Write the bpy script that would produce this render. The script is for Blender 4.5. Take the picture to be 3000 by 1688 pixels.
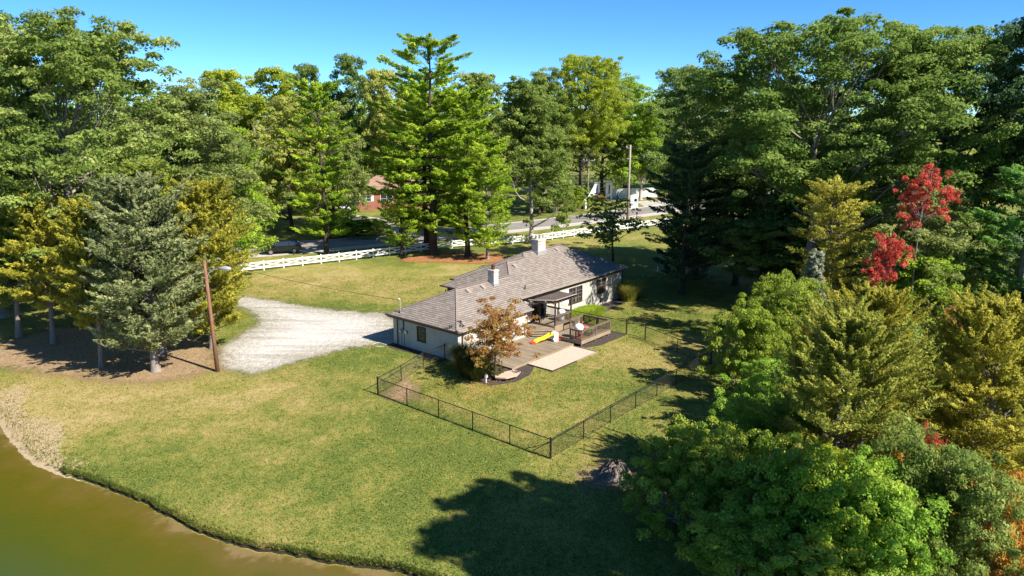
import bpy, math, random
import numpy as np
from mathutils import Vector
R = math.radians
for o in list(bpy.data.objects): bpy.data.objects.remove(o)
scene = bpy.context.scene
col = scene.collection

# ------------------------------------------------------------------ camera, sky, sun, exposure
cam_d = bpy.data.cameras.new('camera'); cam = bpy.data.objects.new('camera', cam_d); col.objects.link(cam)
cam.location = (0, 0, 20); cam.rotation_euler = (R(90 - 13.46), 0, 0)
cam_d.sensor_width = 36; cam_d.lens = 25.87; cam_d.clip_start = .3; cam_d.clip_end = 6000
scene.camera = cam
SUN_EL = 41.0; SUN_VEC = Vector((.815, -.58, 0)).normalized()
w = bpy.data.worlds.new('World'); scene.world = w; w.use_nodes = True
nt = w.node_tree; nt.nodes.clear()
sky = nt.nodes.new('ShaderNodeTexSky'); sky.sky_type = 'NISHITA'; sky.sun_disc = False
sky.sun_elevation = R(SUN_EL); sky.sun_rotation = math.atan2(SUN_VEC.x, SUN_VEC.y)
sky.altitude = 3000; sky.air_density = .7; sky.dust_density = 0; sky.ozone_density = 10
bg = nt.nodes.new('ShaderNodeBackground'); bg.inputs[1].default_value = .1
wo = nt.nodes.new('ShaderNodeOutputWorld')
hs = nt.nodes.new('ShaderNodeHueSaturation'); hs.inputs['Hue'].default_value = .491; hs.inputs['Saturation'].default_value = 1.06
nt.links.new(sky.outputs[0], hs.inputs['Color']); nt.links.new(hs.outputs[0], bg.inputs[0]); nt.links.new(bg.outputs[0], wo.inputs[0])
sd_ = bpy.data.lights.new('sun', 'SUN'); sd_.energy = 5.0; sd_.angle = R(.5); sd_.color = (1, .93, .82)
sun = bpy.data.objects.new('sun', sd_); col.objects.link(sun)
dirv = Vector((SUN_VEC.x * math.cos(R(SUN_EL)), SUN_VEC.y * math.cos(R(SUN_EL)), math.sin(R(SUN_EL))))
sun.rotation_euler = dirv.to_track_quat('Z', 'Y').to_euler(); sun.location = (40, -30, 60)
vs = scene.view_settings; vs.view_transform = 'Standard'; vs.look = 'None'; vs.gamma = 1; vs.exposure = 1.1
vs.use_curve_mapping = False

# ------------------------------------------------------------------ helpers
def tag(o, label=None, cat=None, group=None, kind=None):
    if label: o['label'] = label
    if cat: o['category'] = cat
    if group: o['group'] = group
    if kind: o['kind'] = kind
    return o
def thing(name, label, cat, loc=(0, 0, 0), rz=0, group=None, scale=(1, 1, 1)):
    o = bpy.data.objects.new(name, None); col.objects.link(o)
    o.location = loc; o.rotation_euler = (0, 0, rz); o.scale = scale; o.empty_display_size = .2
    return tag(o, label, cat, group)
def place(name, me, parent=None, mat=None, loc=None, rot=None, scale=None):
    o = bpy.data.objects.new(name, me); col.objects.link(o)
    if parent: o.parent = parent
    if mat is not None:
        if not me.materials: me.materials.append(None)
        o.material_slots[0].link = 'OBJECT'; o.material_slots[0].material = mat
    if loc is not None: o.location = loc
    if rot is not None: o.rotation_euler = rot
    if scale is not None: o.scale = scale
    return o
class MB:
    def __init__(s): s.v = []; s.f = []
    def add(s, vs, fs):
        b = len(s.v); s.v += [tuple(p) for p in vs]; s.f += [tuple(i + b for i in f) for f in fs]; return s
    def box(s, x0, x1, y0, y1, z0, z1, ch=0):
        if ch:
            c = ch
            vs = []
            for z, e in ((z0, c), (z0 + c, 0), (z1 - c, 0), (z1, c)):
                vs += [(x0 + e, y0 + e, z), (x1 - e, y0 + e, z), (x1 - e, y1 - e, z), (x0 + e, y1 - e, z)]
            fs = [(3, 2, 1, 0), (12, 13, 14, 15)]
            for k in range(3):
                for i in range(4):
                    j = (i + 1) % 4; fs.append((k * 4 + i, k * 4 + j, k * 4 + 4 + j, k * 4 + 4 + i))
            return s.add(vs, fs)
        return s.add([(x0, y0, z0), (x1, y0, z0), (x1, y1, z0), (x0, y1, z0), (x0, y0, z1), (x1, y0, z1), (x1, y1, z1), (x0, y1, z1)],
                     [(3, 2, 1, 0), (4, 5, 6, 7), (0, 1, 5, 4), (1, 2, 6, 5), (2, 3, 7, 6), (3, 0, 4, 7)])
    def prism(s, poly, z0, z1):
        n = len(poly)
        a = sum(poly[i][0] * poly[(i + 1) % n][1] - poly[(i + 1) % n][0] * poly[i][1] for i in range(n))
        if a < 0: poly = poly[::-1]
        return s.add([(x, y, z0) for x, y in poly] + [(x, y, z1) for x, y in poly],
                     [tuple(range(n))[::-1], tuple(range(n, 2 * n))] + [(i, (i + 1) % n, n + (i + 1) % n, n + i) for i in range(n)])
    def beam(s, a, b, wd, ht, up=(0, 0, 1)):
        a = Vector(a); b = Vector(b); d = (b - a).normalized(); u = Vector(up)
        if abs(d.dot(u)) > .98: u = Vector((1, 0, 0))
        sx = d.cross(u).normalized() * wd / 2; sz = sx.cross(d).normalized() * ht / 2
        vs = [a - sx - sz, a + sx - sz, a + sx + sz, a - sx + sz, b - sx - sz, b + sx - sz, b + sx + sz, b - sx + sz]
        return s.add(vs, [(0, 1, 2, 3), (7, 6, 5, 4), (0, 4, 5, 1), (1, 5, 6, 2), (2, 6, 7, 3), (3, 7, 4, 0)])
    def tube(s, pts, rad, n=8, cap=True):
        pts = [Vector(p) for p in pts]; rad = rad if hasattr(rad, '__len__') else [rad] * len(pts)
        vs = []; fs = []
        ref = Vector((0, 0, 1))
        for i, p in enumerate(pts):
            d = (pts[min(i + 1, len(pts) - 1)] - pts[max(i - 1, 0)]).normalized()
            r_ = ref if abs(d.dot(ref)) < .95 else Vector((1, 0, 0))
            x = d.cross(r_).normalized(); y = d.cross(x)
            for k in range(n):
                a = 2 * math.pi * k / n; vs.append(p + (x * math.cos(a) + y * math.sin(a)) * rad[i])
        for i in range(len(pts) - 1):
            for k in range(n):
                k2 = (k + 1) % n; fs.append((i * n + k, i * n + k2, (i + 1) * n + k2, (i + 1) * n + k))
        if cap:
            fs.append(tuple(range(n))[::-1]); fs.append(tuple(range((len(pts) - 1) * n, len(pts) * n)))
        return s.add(vs, fs)
    def lathe(s, prof, c=(0, 0, 0), n=16):
        vs = []; fs = []
        for r_, z in prof:
            for k in range(n):
                a = 2 * math.pi * k / n; vs.append((c[0] + r_ * math.cos(a), c[1] + r_ * math.sin(a), c[2] + z))
        for i in range(len(prof) - 1):
            for k in range(n):
                k2 = (k + 1) % n; fs.append((i * n + k, i * n + k2, (i + 1) * n + k2, (i + 1) * n + k))
        fs.append(tuple(range(n))[::-1]); fs.append(tuple(range((len(prof) - 1) * n, len(prof) * n)))
        return s.add(vs, fs)
    def mesh(s, name='mesh', smooth=False):
        me = bpy.data.meshes.new(name); me.from_pydata(s.v, [], s.f); me.update()
        if smooth: me.polygons.foreach_set('use_smooth', [True] * len(me.polygons))
        return me
    def build(s, name, mat, parent=None, smooth=False):
        me = s.mesh(name, smooth); me.materials.append(mat)
        o = bpy.data.objects.new(name, me); col.objects.link(o)
        if parent: o.parent = parent
        return o
def box_obj(name, mat, parent, *a, ch=0): return MB().box(*a, ch=ch).build(name, mat, parent)

# ------------------------------------------------------------------ materials
class NT:
    def __init__(s, m): s.m = m; s.t = m.node_tree; s.t.nodes.clear(); s.out = s.n('ShaderNodeOutputMaterial')
    def n(s, ty, **kw):
        x = s.t.nodes.new(ty)
        for k, v in kw.items(): setattr(x, k, v)
        return x
    def l(s, a, b): s.t.links.new(a, b)
    def pos(s): return s.n('ShaderNodeNewGeometry').outputs['Position']
    def obj(s): return s.n('ShaderNodeTexCoord').outputs['Object']
    def noise(s, vec, scale, detail=4, rough=.55, w=None):
        x = s.n('ShaderNodeTexNoise'); x.inputs['Scale'].default_value = scale; x.inputs['Detail'].default_value = detail
        x.inputs['Roughness'].default_value = rough; s.l(vec, x.inputs['Vector']); return x.outputs[0]
    def ramp(s, fac, stops, inter='LINEAR'):
        x = s.n('ShaderNodeValToRGB'); r = x.color_ramp; r.interpolation = inter
        while len(r.elements) < len(stops): r.elements.new(.5)
        for e, (p, c) in zip(r.elements, stops): e.position = p; e.color = (*c, 1) if len(c) == 3 else c
        s.l(fac, x.inputs[0]); return x.outputs[0]
    def mix(s, fac, a, b, mode='MIX'):
        x = s.n('ShaderNodeMix', data_type='RGBA', blend_type=mode)
        for v, i in ((fac, x.inputs[0]), (a, x.inputs[6]), (b, x.inputs[7])):
            if hasattr(v, 'links'): s.l(v, i)
            else: i.default_value = v if not hasattr(v, '__len__') else (*v, 1)
        return x.outputs[2]
    def math(s, op, a, b=None, c=None, clamp=False):
        x = s.n('ShaderNodeMath', operation=op, use_clamp=clamp)
        for v, i in ((a, x.inputs[0]), (b, x.inputs[1]), (c, x.inputs[2])):
            if v is None: continue
            if hasattr(v, 'links'): s.l(v, i)
            else: i.default_value = v
        return x.outputs[0]
    def smooth(s, v, lo, hi):
        x = s.n('ShaderNodeMapRange', interpolation_type='SMOOTHSTEP'); s.l(v, x.inputs[0])
        x.inputs[1].default_value = lo; x.inputs[2].default_value = hi; return x.outputs[0]
    def attr(s, name): return s.n('ShaderNodeAttribute', attribute_name=name).outputs['Fac']
    def bump(s, h, strength, dist=.02):
        b = s.n('ShaderNodeBump'); b.inputs['Strength'].default_value = strength; b.inputs['Distance'].default_value = dist
        s.l(h, b.inputs['Height']); return b.outputs[0]
    def bsdf(s, colour, rough=.7, spec=.3, metal=0, normal=None):
        p = s.n('ShaderNodeBsdfPrincipled')
        for v, k in ((colour, 'Base Color'), (rough, 'Roughness')):
            if hasattr(v, 'links'): s.l(v, p.inputs[k])
            else: p.inputs[k].default_value = v if not hasattr(v, '__len__') else (*v, 1)
        p.inputs['Specular IOR Level'].default_value = spec; p.inputs['Metallic'].default_value = metal
        if normal is not None: s.l(normal, p.inputs['Normal'])
        return p.outputs[0]
    def end(s, sh): s.l(sh, s.out.inputs[0]); return s.m
def new_mat(name):
    m = bpy.data.materials.new(name); m.use_nodes = True; return NT(m)
def simple(name, c, rough=.65, spec=.3, metal=0, var=.25, scale=3.0, bump=0):
    t = new_mat(name); v = t.obj(); a = t.noise(v, scale, 5); b = t.noise(v, scale * 9, 3)
    f = t.math('ADD', t.math('MULTIPLY', a, .7), t.math('MULTIPLY', b, .3))
    lo = tuple(x * (1 - var) for x in c); hi = tuple(min(1, x * (1 + var)) for x in c)
    k = t.ramp(f, [(.3, lo), (.7, hi)])
    return t.end(t.bsdf(k, rough, spec, metal, t.bump(b, bump) if bump else None))
def lawn_nodes(t, dry):
    """mottled turf: colour and bump from world position; dry = 0 lush .. 1 straw"""
    p = t.pos()
    mp = t.n('ShaderNodeMapping'); mp.inputs['Scale'].default_value = (1, .8, 1); t.l(p, mp.inputs[0]); p2 = mp.outputs[0]
    n0 = t.noise(p2, .09, 3); n1 = t.noise(p2, .45, 5, .65); n2 = t.noise(p2, 2.2, 5, .7); n3 = t.noise(p2, 11, 4, .75)
    d = t.math('ADD', dry, t.math('MULTIPLY', t.math('SUBTRACT', n0, .5), 1.6))
    d = t.math('ADD', d, t.math('MULTIPLY', t.math('SUBTRACT', n1, .5), 1.4))
    d = t.math('ADD', d, t.math('MULTIPLY', t.math('SUBTRACT', n2, .5), 1.35))
    c = t.ramp(d, [(.05, (.066, .110, .014)), (.26, (.130, .155, .026)), (.48, (.212, .196, .048)), (.72, (.305, .240, .088)), (1, (.40, .305, .15))])
    c = t.mix(t.math('MULTIPLY', t.smooth(n3, .42, .68), .5), c, (.36, .335, .10))
    c = t.mix(t.math('MULTIPLY', t.smooth(n3, .5, .34), .45), c, (.034, .055, .008))
    h = t.math('ADD', t.math('MULTIPLY', n3, .6), t.math('MULTIPLY', n2, .5))
    return c, h, (n1, n2, n3)
def lawn_mat():
    t = new_mat('lawn_turf'); c, h, ns = lawn_nodes(t, t.attr('dry'))
    sand = t.math('ADD', t.attr('sand'), t.math('MULTIPLY', t.math('SUBTRACT', ns[1], .5), 1.6))
    c = t.mix(t.smooth(sand, .42, .6), c, t.ramp(ns[2], [(.3, (.27, .20, .11)), (.7, (.48, .38, .24))]))
    c = t.mix(t.smooth(t.attr('soil'), .3, .7), c, t.ramp(ns[2], [(.3, (.012, .009, .006)), (.7, (.05, .036, .022))]))
    return t.end(t.bsdf(c, .85, .15, 0, t.bump(h, .8, .08)))
def patch_mat(name, stops, scale, edge_noise=1.0, specks=None, bump=.6, soft=.35, dry=.75):
    t = new_mat(name); c, h, ns = lawn_nodes(t, t.attr('dry'))
    p = t.pos(); f = t.noise(p, scale, 5, .7); v = t.n('ShaderNodeTexVoronoi'); v.inputs['Scale'].default_value = scale * 1.4; t.l(p, v.inputs['Vector'])
    k = t.ramp(t.math('ADD', t.math('MULTIPLY', f, .75), t.math('MULTIPLY', v.outputs['Distance'], .35)), stops)
    if name == 'white_gravel':
        mq = t.n('ShaderNodeMapping'); mq.inputs['Rotation'].default_value = (0, 0, .55); mq.inputs['Scale'].default_value = (.12, 1.1, 1); t.l(p, mq.inputs[0])
        k = t.mix(t.math('MULTIPLY', t.smooth(t.noise(mq.outputs[0], .9, 3), .46, .64), .55), k, (.27, .24, .20))
    m = t.attr('sd')
    m = t.math('ADD', m, t.math('MULTIPLY', t.math('SUBTRACT', ns[1], .5), 2.6 * edge_noise))
    m = t.math('ADD', m, t.math('MULTIPLY', t.math('SUBTRACT', ns[0], .5), 2.2 * edge_noise))
    m = t.math('ADD', m, t.math('MULTIPLY', t.math('SUBTRACT', ns[2], .5), 2.0 * edge_noise))
    m = t.smooth(m, -soft, soft)
    if specks:
        e_ = t.math('MULTIPLY', t.math('SUBTRACT', 1, t.smooth(t.attr('sd'), 0, 5)), .1); s = t.math('MULTIPLY', t.smooth(t.math('ADD', ns[2], e_), .52, .62), t.smooth(t.math('ADD', ns[1], e_), .44, .6)); k = t.mix(t.math('MULTIPLY', s, specks[1]), k, specks[0])
    tp = t.n('ShaderNodeBsdfTransparent'); mx = t.n('ShaderNodeMixShader'); t.l(m, mx.inputs[0]); t.l(tp.outputs[0], mx.inputs[1])
    t.l(t.bsdf(k, .85, .15, 0, t.bump(t.math('ADD', h, f), bump, .05)), mx.inputs[2])
    return t.end(mx.outputs[0])
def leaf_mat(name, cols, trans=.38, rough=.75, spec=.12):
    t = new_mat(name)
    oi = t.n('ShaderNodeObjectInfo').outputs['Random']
    f = t.math('ADD', t.math('MULTIPLY', t.attr('leaf_tone'), .5), t.math('MULTIPLY', t.attr('cl'), .5))
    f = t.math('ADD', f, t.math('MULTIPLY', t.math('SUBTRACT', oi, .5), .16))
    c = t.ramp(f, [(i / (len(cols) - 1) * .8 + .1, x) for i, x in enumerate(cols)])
    b = t.bsdf(c, rough, spec)
    tr = t.n('ShaderNodeBsdfTranslucent'); t.l(t.mix(.5, c, tuple(min(1, x * 1.5) for x in cols[-1])), tr.inputs[0])
    mx = t.n('ShaderNodeMixShader'); mx.inputs[0].default_value = trans; t.l(b, mx.inputs[1]); t.l(tr.outputs[0], mx.inputs[2])
    return t.end(mx.outputs[0])
def bark_mat(name, lo, hi):
    t = new_mat(name); p = t.obj(); mp = t.n('ShaderNodeMapping'); mp.inputs['Scale'].default_value = (6, 6, 1.2); t.l(p, mp.inputs[0])
    a = t.noise(mp.outputs[0], 2.2, 6, .7); b = t.noise(p, .7, 3)
    c = t.ramp(t.math('ADD', t.math('MULTIPLY', a, .7), t.math('MULTIPLY', b, .35)), [(.35, lo), (.68, hi)])
    return t.end(t.bsdf(c, .9, .1, 0, t.bump(a, .9, .05)))
def wood_mat(name, c, across=None, pitch=.14, rough=.7):
    """weathered boards with grain; across = object axis (0/1) that counts the boards for tone"""
    t = new_mat(name); p = t.obj(); s = t.n('ShaderNodeSeparateXYZ'); t.l(p, s.inputs[0])
    mp = t.n('ShaderNodeMapping'); mp.inputs['Scale'].default_value = (1.5, 14, 14) if across != 0 else (14, 1.5, 14); t.l(p, mp.inputs[0])
    g = t.noise(mp.outputs[0], 1.2, 4); big = t.noise(p, .6, 3)
    f = t.math('ADD', t.math('MULTIPLY', g, .5), t.math('MULTIPLY', big, .5))
    if across is not None:
        wn = t.n('ShaderNodeTexWhiteNoise', noise_dimensions='1D'); t.l(t.math('FLOOR', t.math('DIVIDE', s.outputs[across], pitch)), wn.inputs['W'])
        f = t.math('ADD', t.math('MULTIPLY', f, .7), t.math('MULTIPLY', wn.outputs[0], .3))
    k = t.ramp(f, [(.3, tuple(x * .7 for x in c)), (.7, tuple(x * 1.25 for x in c))])
    return t.end(t.bsdf(k, rough, .25, 0, t.bump(g, .3)))
def shingle_mat(name, cols):
    t = new_mat(name); uv = t.n('ShaderNodeUVMap').outputs[0]
    br = t.n('ShaderNodeTexBrick'); br.offset = .37; br.inputs['Scale'].default_value = 1
    br.inputs['Brick Width'].default_value = .42; br.inputs['Row Height'].default_value = .24; br.inputs['Mortar Size'].default_value = .012
    br.inputs['Bias'].default_value = 0; br.inputs['Mortar Smooth'].default_value = .2
    br.inputs[1].default_value = (0, 0, 0, 1); br.inputs[2].default_value = (1, 1, 1, 1); br.inputs[3].default_value = (.5, .5, .5, 1)
    t.l(uv, br.inputs[0])
    big = t.noise(uv, .35, 4); fine = t.noise(uv, 18, 3)
    f = t.math('ADD', t.math('MULTIPLY', br.outputs[0], .5), t.math('MULTIPLY', big, .2)); f = t.math('ADD', f, t.math('MULTIPLY', fine, .3))
    c = t.ramp(f, [(.2, cols[0]), (.5, cols[1]), (.85, cols[2])])
    c = t.mix(t.math('MULTIPLY', br.outputs['Fac'], .6), c, tuple(x * .5 for x in cols[0]))
    sep = t.n('ShaderNodeSeparateXYZ'); t.l(uv, sep.inputs[0])
    saw = t.math('FRACT', t.math('DIVIDE', sep.outputs[1], .24))
    c = t.mix(t.math('MULTIPLY', t.smooth(saw, .45, .15), .7), c, tuple(x * .45 for x in cols[0]))
    hgt = t.math('SUBTRACT', 1, saw)
    return t.end(t.bsdf(c, .9, .15, 0, t.bump(t.math('ADD', hgt, t.math('MULTIPLY', br.outputs[0], .3)), .6, .03)))
def painted_masonry(name, c, grime):
    t = new_mat(name); p = t.obj()
    br = t.n('ShaderNodeTexBrick'); br.inputs['Scale'].default_value = 1; br.inputs['Brick Width'].default_value = .42; br.inputs['Row Height'].default_value = .2
    br.inputs['Mortar Size'].default_value = .012
    s = t.n('ShaderNodeSeparateXYZ'); t.l(p, s.inputs[0]); cb = t.n('ShaderNodeCombineXYZ'); t.l(t.math('ADD', s.outputs[0], s.outputs[1]), cb.inputs[0]); t.l(s.outputs[2], cb.inputs[1])
    t.l(cb.outputs[0], br.inputs[0])
    n = t.noise(p, .8, 5, .65); n2 = t.noise(p, 7, 4)
    k = t.mix(t.smooth(n, .45, .75), c, grime)
    k = t.mix(t.math('MULTIPLY', br.outputs['Fac'], .25), k, tuple(x * .6 for x in c))
    k = t.mix(t.math('MULTIPLY', t.smooth(n2, .6, .75), .25), k, tuple(x * .55 for x in c))
    return t.end(t.bsdf(k, .8, .2, 0, t.bump(t.math('SUBTRACT', n2, br.outputs['Fac']), .35, .02)))
def glass_mat(name, c=(.02, .025, .03)):
    t = new_mat(name); p = t.bsdf(c, .06, .8); return t.end(p)
M = {}
M['white'] = simple('white_vinyl', (.74, .74, .72), .5, .4, var=.08)
M['block'] = painted_masonry('painted_block', (.47, .445, .40), (.38, .35, .305))
M['chimney'] = painted_masonry('painted_brick', (.50, .465, .42), (.34, .29, .25))
M['roof'] = shingle_mat('shingles', [(.185, .158, .138), (.245, .210, .186), (.31, .268, .238)])
M['brown'] = simple('brown_trim', (.05, .034, .027), .55, .35, var=.3)
M['gutter'] = simple('gutter_metal', (.30, .25, .21), .4, .5, var=.15)
M['gutterb'] = simple('brown_gutter', (.075, .042, .032), .4, .5, var=.2)
M['soffit'] = simple('soffit_board', (.10, .075, .06), .7)
M['glass'] = glass_mat('window_glass')
M['curtain'] = simple('curtain', (.4, .36, .3), .9)
M['muntin'] = simple('muntin_paint', (.20, .155, .125), .6)
M['deck'] = wood_mat('deck_stain', (.26, .205, .145), 1)
M['deckx'] = wood_mat('deck_stain_cross', (.25, .20, .14), 0)
M['deckfascia'] = wood_mat('deck_fascia', (.27, .21, .14))
M['rail'] = wood_mat('rail_stain', (.16, .122, .092))
M['perg'] = wood_mat('pergola_stain', (.07, .052, .045))
M['pergslat'] = wood_mat('pergola_slats', (.10, .078, .07))
M['perglight'] = wood_mat('pergola_light_edge', (.36, .31, .26))
M['redpost'] = simple('red_brown_post', (.11, .036, .028), .6)
M['blackmetal'] = simple('black_coated_steel', (.012, .012, .014), .4, .5, var=.3)
M['paver'] = simple('paver_concrete', (.50, .40, .32), .85, .15, var=.18, scale=1.6, bump=.2)
M['stone'] = simple('salmon_stone', (.50, .36, .28), .8, .2, var=.15, bump=.2)
M['concrete'] = simple('concrete', (.36, .34, .31), .85, .2, var=.15, bump=.15)
M['polewood'] = bark_mat('pole_wood', (.13, .06, .038), (.30, .155, .10))
M['polegrey'] = bark_mat('pole_grey', (.20, .17, .14), (.40, .36, .31))
M['galv'] = simple('galvanised', (.5, .5, .5), .4, .5, .5, var=.1)
M['wire'] = simple('cable', (.02, .02, .02), .6)
M['asphalt'] = simple('asphalt', (.23, .215, .20), .9, .15, var=.2, scale=.8)
M['concroad'] = simple('concrete_edge', (.42, .39, .35), .9, .15, var=.15, scale=.8)
M['brick'] = painted_masonry('red_brick', (.30, .12, .085), (.20, .08, .06))
M['pinkroof'] = shingle_mat('tan_shingles', [(.24, .15, .11), (.34, .22, .165), (.42, .28, .21)])
M['greyroof'] = shingle_mat('grey_shingles', [(.10, .10, .10), (.16, .16, .16), (.22, .22, .21)])
M['siding'] = simple('white_siding', (.66, .66, .64), .6, .3, var=.08)
M['carwhite'] = simple('white_car_paint', (.72, .73, .75), .25, .6, var=.03)
M['carblack'] = simple('black_car_paint', (.008, .008, .010), .2, .6, var=.1)
M['tyre'] = simple('tyre_rubber', (.015, .015, .015), .8)
M['rim'] = simple('wheel_alloy', (.35, .35, .36), .35, .5, .7)
M['lampglass'] = simple('clear_lens', (.55, .55, .55), .15, .6)
M['yellow'] = simple('yellow_plastic', (.80, .55, .03), .4, .5, var=.06)
M['red'] = simple('red_plastic', (.62, .045, .03), .4, .5, var=.06)
M['plastic'] = simple('white_plastic', (.78, .78, .77), .4, .5, var=.04)
M['green'] = simple('green_plastic', (.16, .50, .05), .4, .5, var=.06)
M['pinkred'] = simple('faded_red_plastic', (.52, .13, .10), .5, .4, var=.08)
M['blackpl'] = simple('black_plastic', (.015, .015, .016), .5, .4)
M['hose'] = simple('pale_hose', (.5, .47, .4), .5)
M['barkgrey'] = bark_mat('bark_grey', (.13, .105, .085), (.34, .30, .26))
M['barkdark'] = bark_mat('bark_dark', (.03, .024, .02), (.10, .08, .066))
M['barkpale'] = bark_mat('bark_pale', (.22, .19, .16), (.52, .47, .41))
M['cedarbark'] = bark_mat('cedar_bark', (.13, .105, .09), (.34, .29, .25))
M['deadwood'] = bark_mat('dead_wood', (.05, .040, .036), (.30, .25, .215))
LF = dict(
    oak=[(.030, .055, .010), (.075, .120, .022), (.150, .200, .042), (.28, .32, .10)],
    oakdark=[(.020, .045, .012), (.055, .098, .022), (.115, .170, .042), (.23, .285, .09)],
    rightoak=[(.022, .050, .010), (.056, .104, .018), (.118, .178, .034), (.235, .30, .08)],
    sage=[(.045, .065, .016), (.095, .130, .032), (.17, .205, .058), (.28, .30, .11)],
    lime=[(.045, .090, .008), (.10, .175, .014), (.19, .28, .028), (.32, .39, .06)],
    yellowgreen=[(.065, .095, .010), (.14, .185, .016), (.23, .275, .026), (.34, .365, .05)],
    straw=[(.08, .10, .020), (.165, .19, .04), (.26, .28, .065), (.38, .38, .11)],
    gold=[(.10, .075, .010), (.20, .145, .014), (.31, .215, .022), (.42, .30, .055)],
    pine=[(.034, .075, .010), (.10, .18, .014), (.21, .30, .022), (.36, .42, .045)],
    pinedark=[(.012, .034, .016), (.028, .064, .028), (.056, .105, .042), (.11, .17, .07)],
    pineblue=[(.03, .085, .022), (.07, .16, .034), (.14, .26, .05), (.24, .37, .085)],
    olivepine=[(.10, .105, .016), (.20, .20, .03), (.32, .30, .05), (.44, .40, .09)],
    cedar=[(.065, .082, .032), (.130, .152, .062), (.215, .24, .105), (.34, .35, .175)],
    cedargreen=[(.035, .055, .010), (.085, .12, .018), (.16, .195, .03), (.26, .28, .055)],
    cedargold=[(.075, .085, .012), (.165, .172, .022), (.285, .270, .036), (.42, .37, .07)],
    cedarlime=[(.065, .080, .014), (.140, .158, .024), (.235, .248, .040), (.34, .335, .075)],
    silver=[(.10, .115, .075), (.16, .18, .12), (.25, .27, .19), (.36, .38, .28)],
    red=[(.10, .010, .010), (.26, .030, .024), (.44, .070, .050), (.50, .15, .10)],
    rust=[(.12, .045, .012), (.24, .105, .022), (.36, .19, .032), (.44, .29, .06)],
    dogwood=[(.10, .034, .016), (.20, .082, .030), (.27, .145, .040), (.27, .225, .05)],
    bush=[(.030, .075, .010), (.080, .170, .018), (.170, .28, .034), (.32, .42, .075)],
    fern=[(.045, .075, .010), (.11, .16, .018), (.20, .255, .03), (.32, .37, .07)],
    grassdark=[(.020, .026, .008), (.045, .055, .013), (.09, .098, .022), (.17, .16, .045)],
    hosta=[(.07, .11, .010), (.14, .20, .014), (.21, .28, .02), (.30, .36, .045)],
    fgrass=[(.06, .080, .014), (.13, .15, .024), (.21, .215, .04), (.31, .29, .075)])
L = {k: leaf_mat('leaf_' + k, [tuple(min(.8, q * 1.42) for q in c_) for c_ in v]) for k, v in LF.items()}

# ------------------------------------------------------------------ foliage generators (numpy)
def unit(a): return a / np.maximum(np.linalg.norm(a, axis=1, keepdims=True), 1e-9)
def leaf_mesh(name, P, N, ln, wd, leaf_tone, cl, long_dir=None, rng=None):
    n = len(P); rv = rng.normal(size=(n, 3)) if long_dir is None else long_dir
    T = unit(rv - N * (rv * N).sum(1, keepdims=True)); Bt = np.cross(N, T)
    ln = ln[:, None]; wd = wd[:, None]
    V = np.stack([P - T * ln, P + Bt * wd - N * wd * .25, P + T * ln, P - Bt * wd - N * wd * .25], 1).reshape(-1, 3).astype(np.float32)
    me = bpy.data.meshes.new(name)
    me.vertices.add(4 * n); me.vertices.foreach_set('co', V.ravel())
    me.loops.add(4 * n); me.loops.foreach_set('vertex_index', np.arange(4 * n, dtype=np.int32))
    me.polygons.add(n); me.polygons.foreach_set('loop_start', np.arange(0, 4 * n, 4, dtype=np.int32))
    for k, a in (('leaf_tone', leaf_tone), ('cl', cl)):
        at = me.attributes.new(k, 'FLOAT', 'POINT'); at.data.foreach_set('value', np.repeat(a.astype(np.float32), 4))
    me.update(calc_edges=True); me.materials.append(None); return me
def blob_leaves(rng, C, Rr, per, flat=.75, lower=.35, out=.55, up=.45, jit=.75):
    """leaf points on shells of many blobs"""
    n = len(C) * per; ci = np.repeat(np.arange(len(C)), per)
    d = unit(rng.normal(size=(n, 3)))
    drop = (d[:, 2] < -.15) & (rng.random(n) > lower); d[drop, 2] *= -1
    rad = Rr[ci] * (.35 + .7 * rng.random(n) ** .55)
    P = C[ci] + d * rad[:, None] * np.array([1, 1, flat])
    N = unit(d * out + np.array([0, 0, up]) + rng.normal(size=(n, 3)) * jit)
    return P, N, ci
def limb(mb, rng, a, b, r0, r1, n=6, sag=.12, seg=5):
    a = np.array(a, float); b = np.array(b, float); L_ = np.linalg.norm(b - a); pts = []
    off = rng.normal(size=3) * L_ * .07
    for i in range(seg + 1):
        t = i / seg; p = a + (b - a) * t + off * math.sin(math.pi * t) + np.array([0, 0, -sag * L_ * math.sin(math.pi * t)]); pts.append(p)
    mb.tube(pts, [r0 + (r1 - r0) * (i / seg) ** .8 for i in range(seg + 1)], n, cap=False)
def flared(mb, h, r, rng, n=10, top=.25, wob=.25, z0=0):
    zs = [0, .15, .4, .9, 1.8] + list(np.linspace(3.2, h, 7)); zs = [z for z in zs if z <= h]
    pts = []; rr = []
    ph = rng.random() * 6
    for z in zs:
        pts.append((wob * math.sin(z * .35 + ph) * min(1, z / 4), wob * math.cos(z * .28 + ph * 2) * min(1, z / 4), z - .1))
        rr.append(r * (1 + .5 * math.exp(-z / .45)) * (1 - (1 - top) * z / h))
    mb.tube(pts, rr, n); return pts, rr
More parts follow.
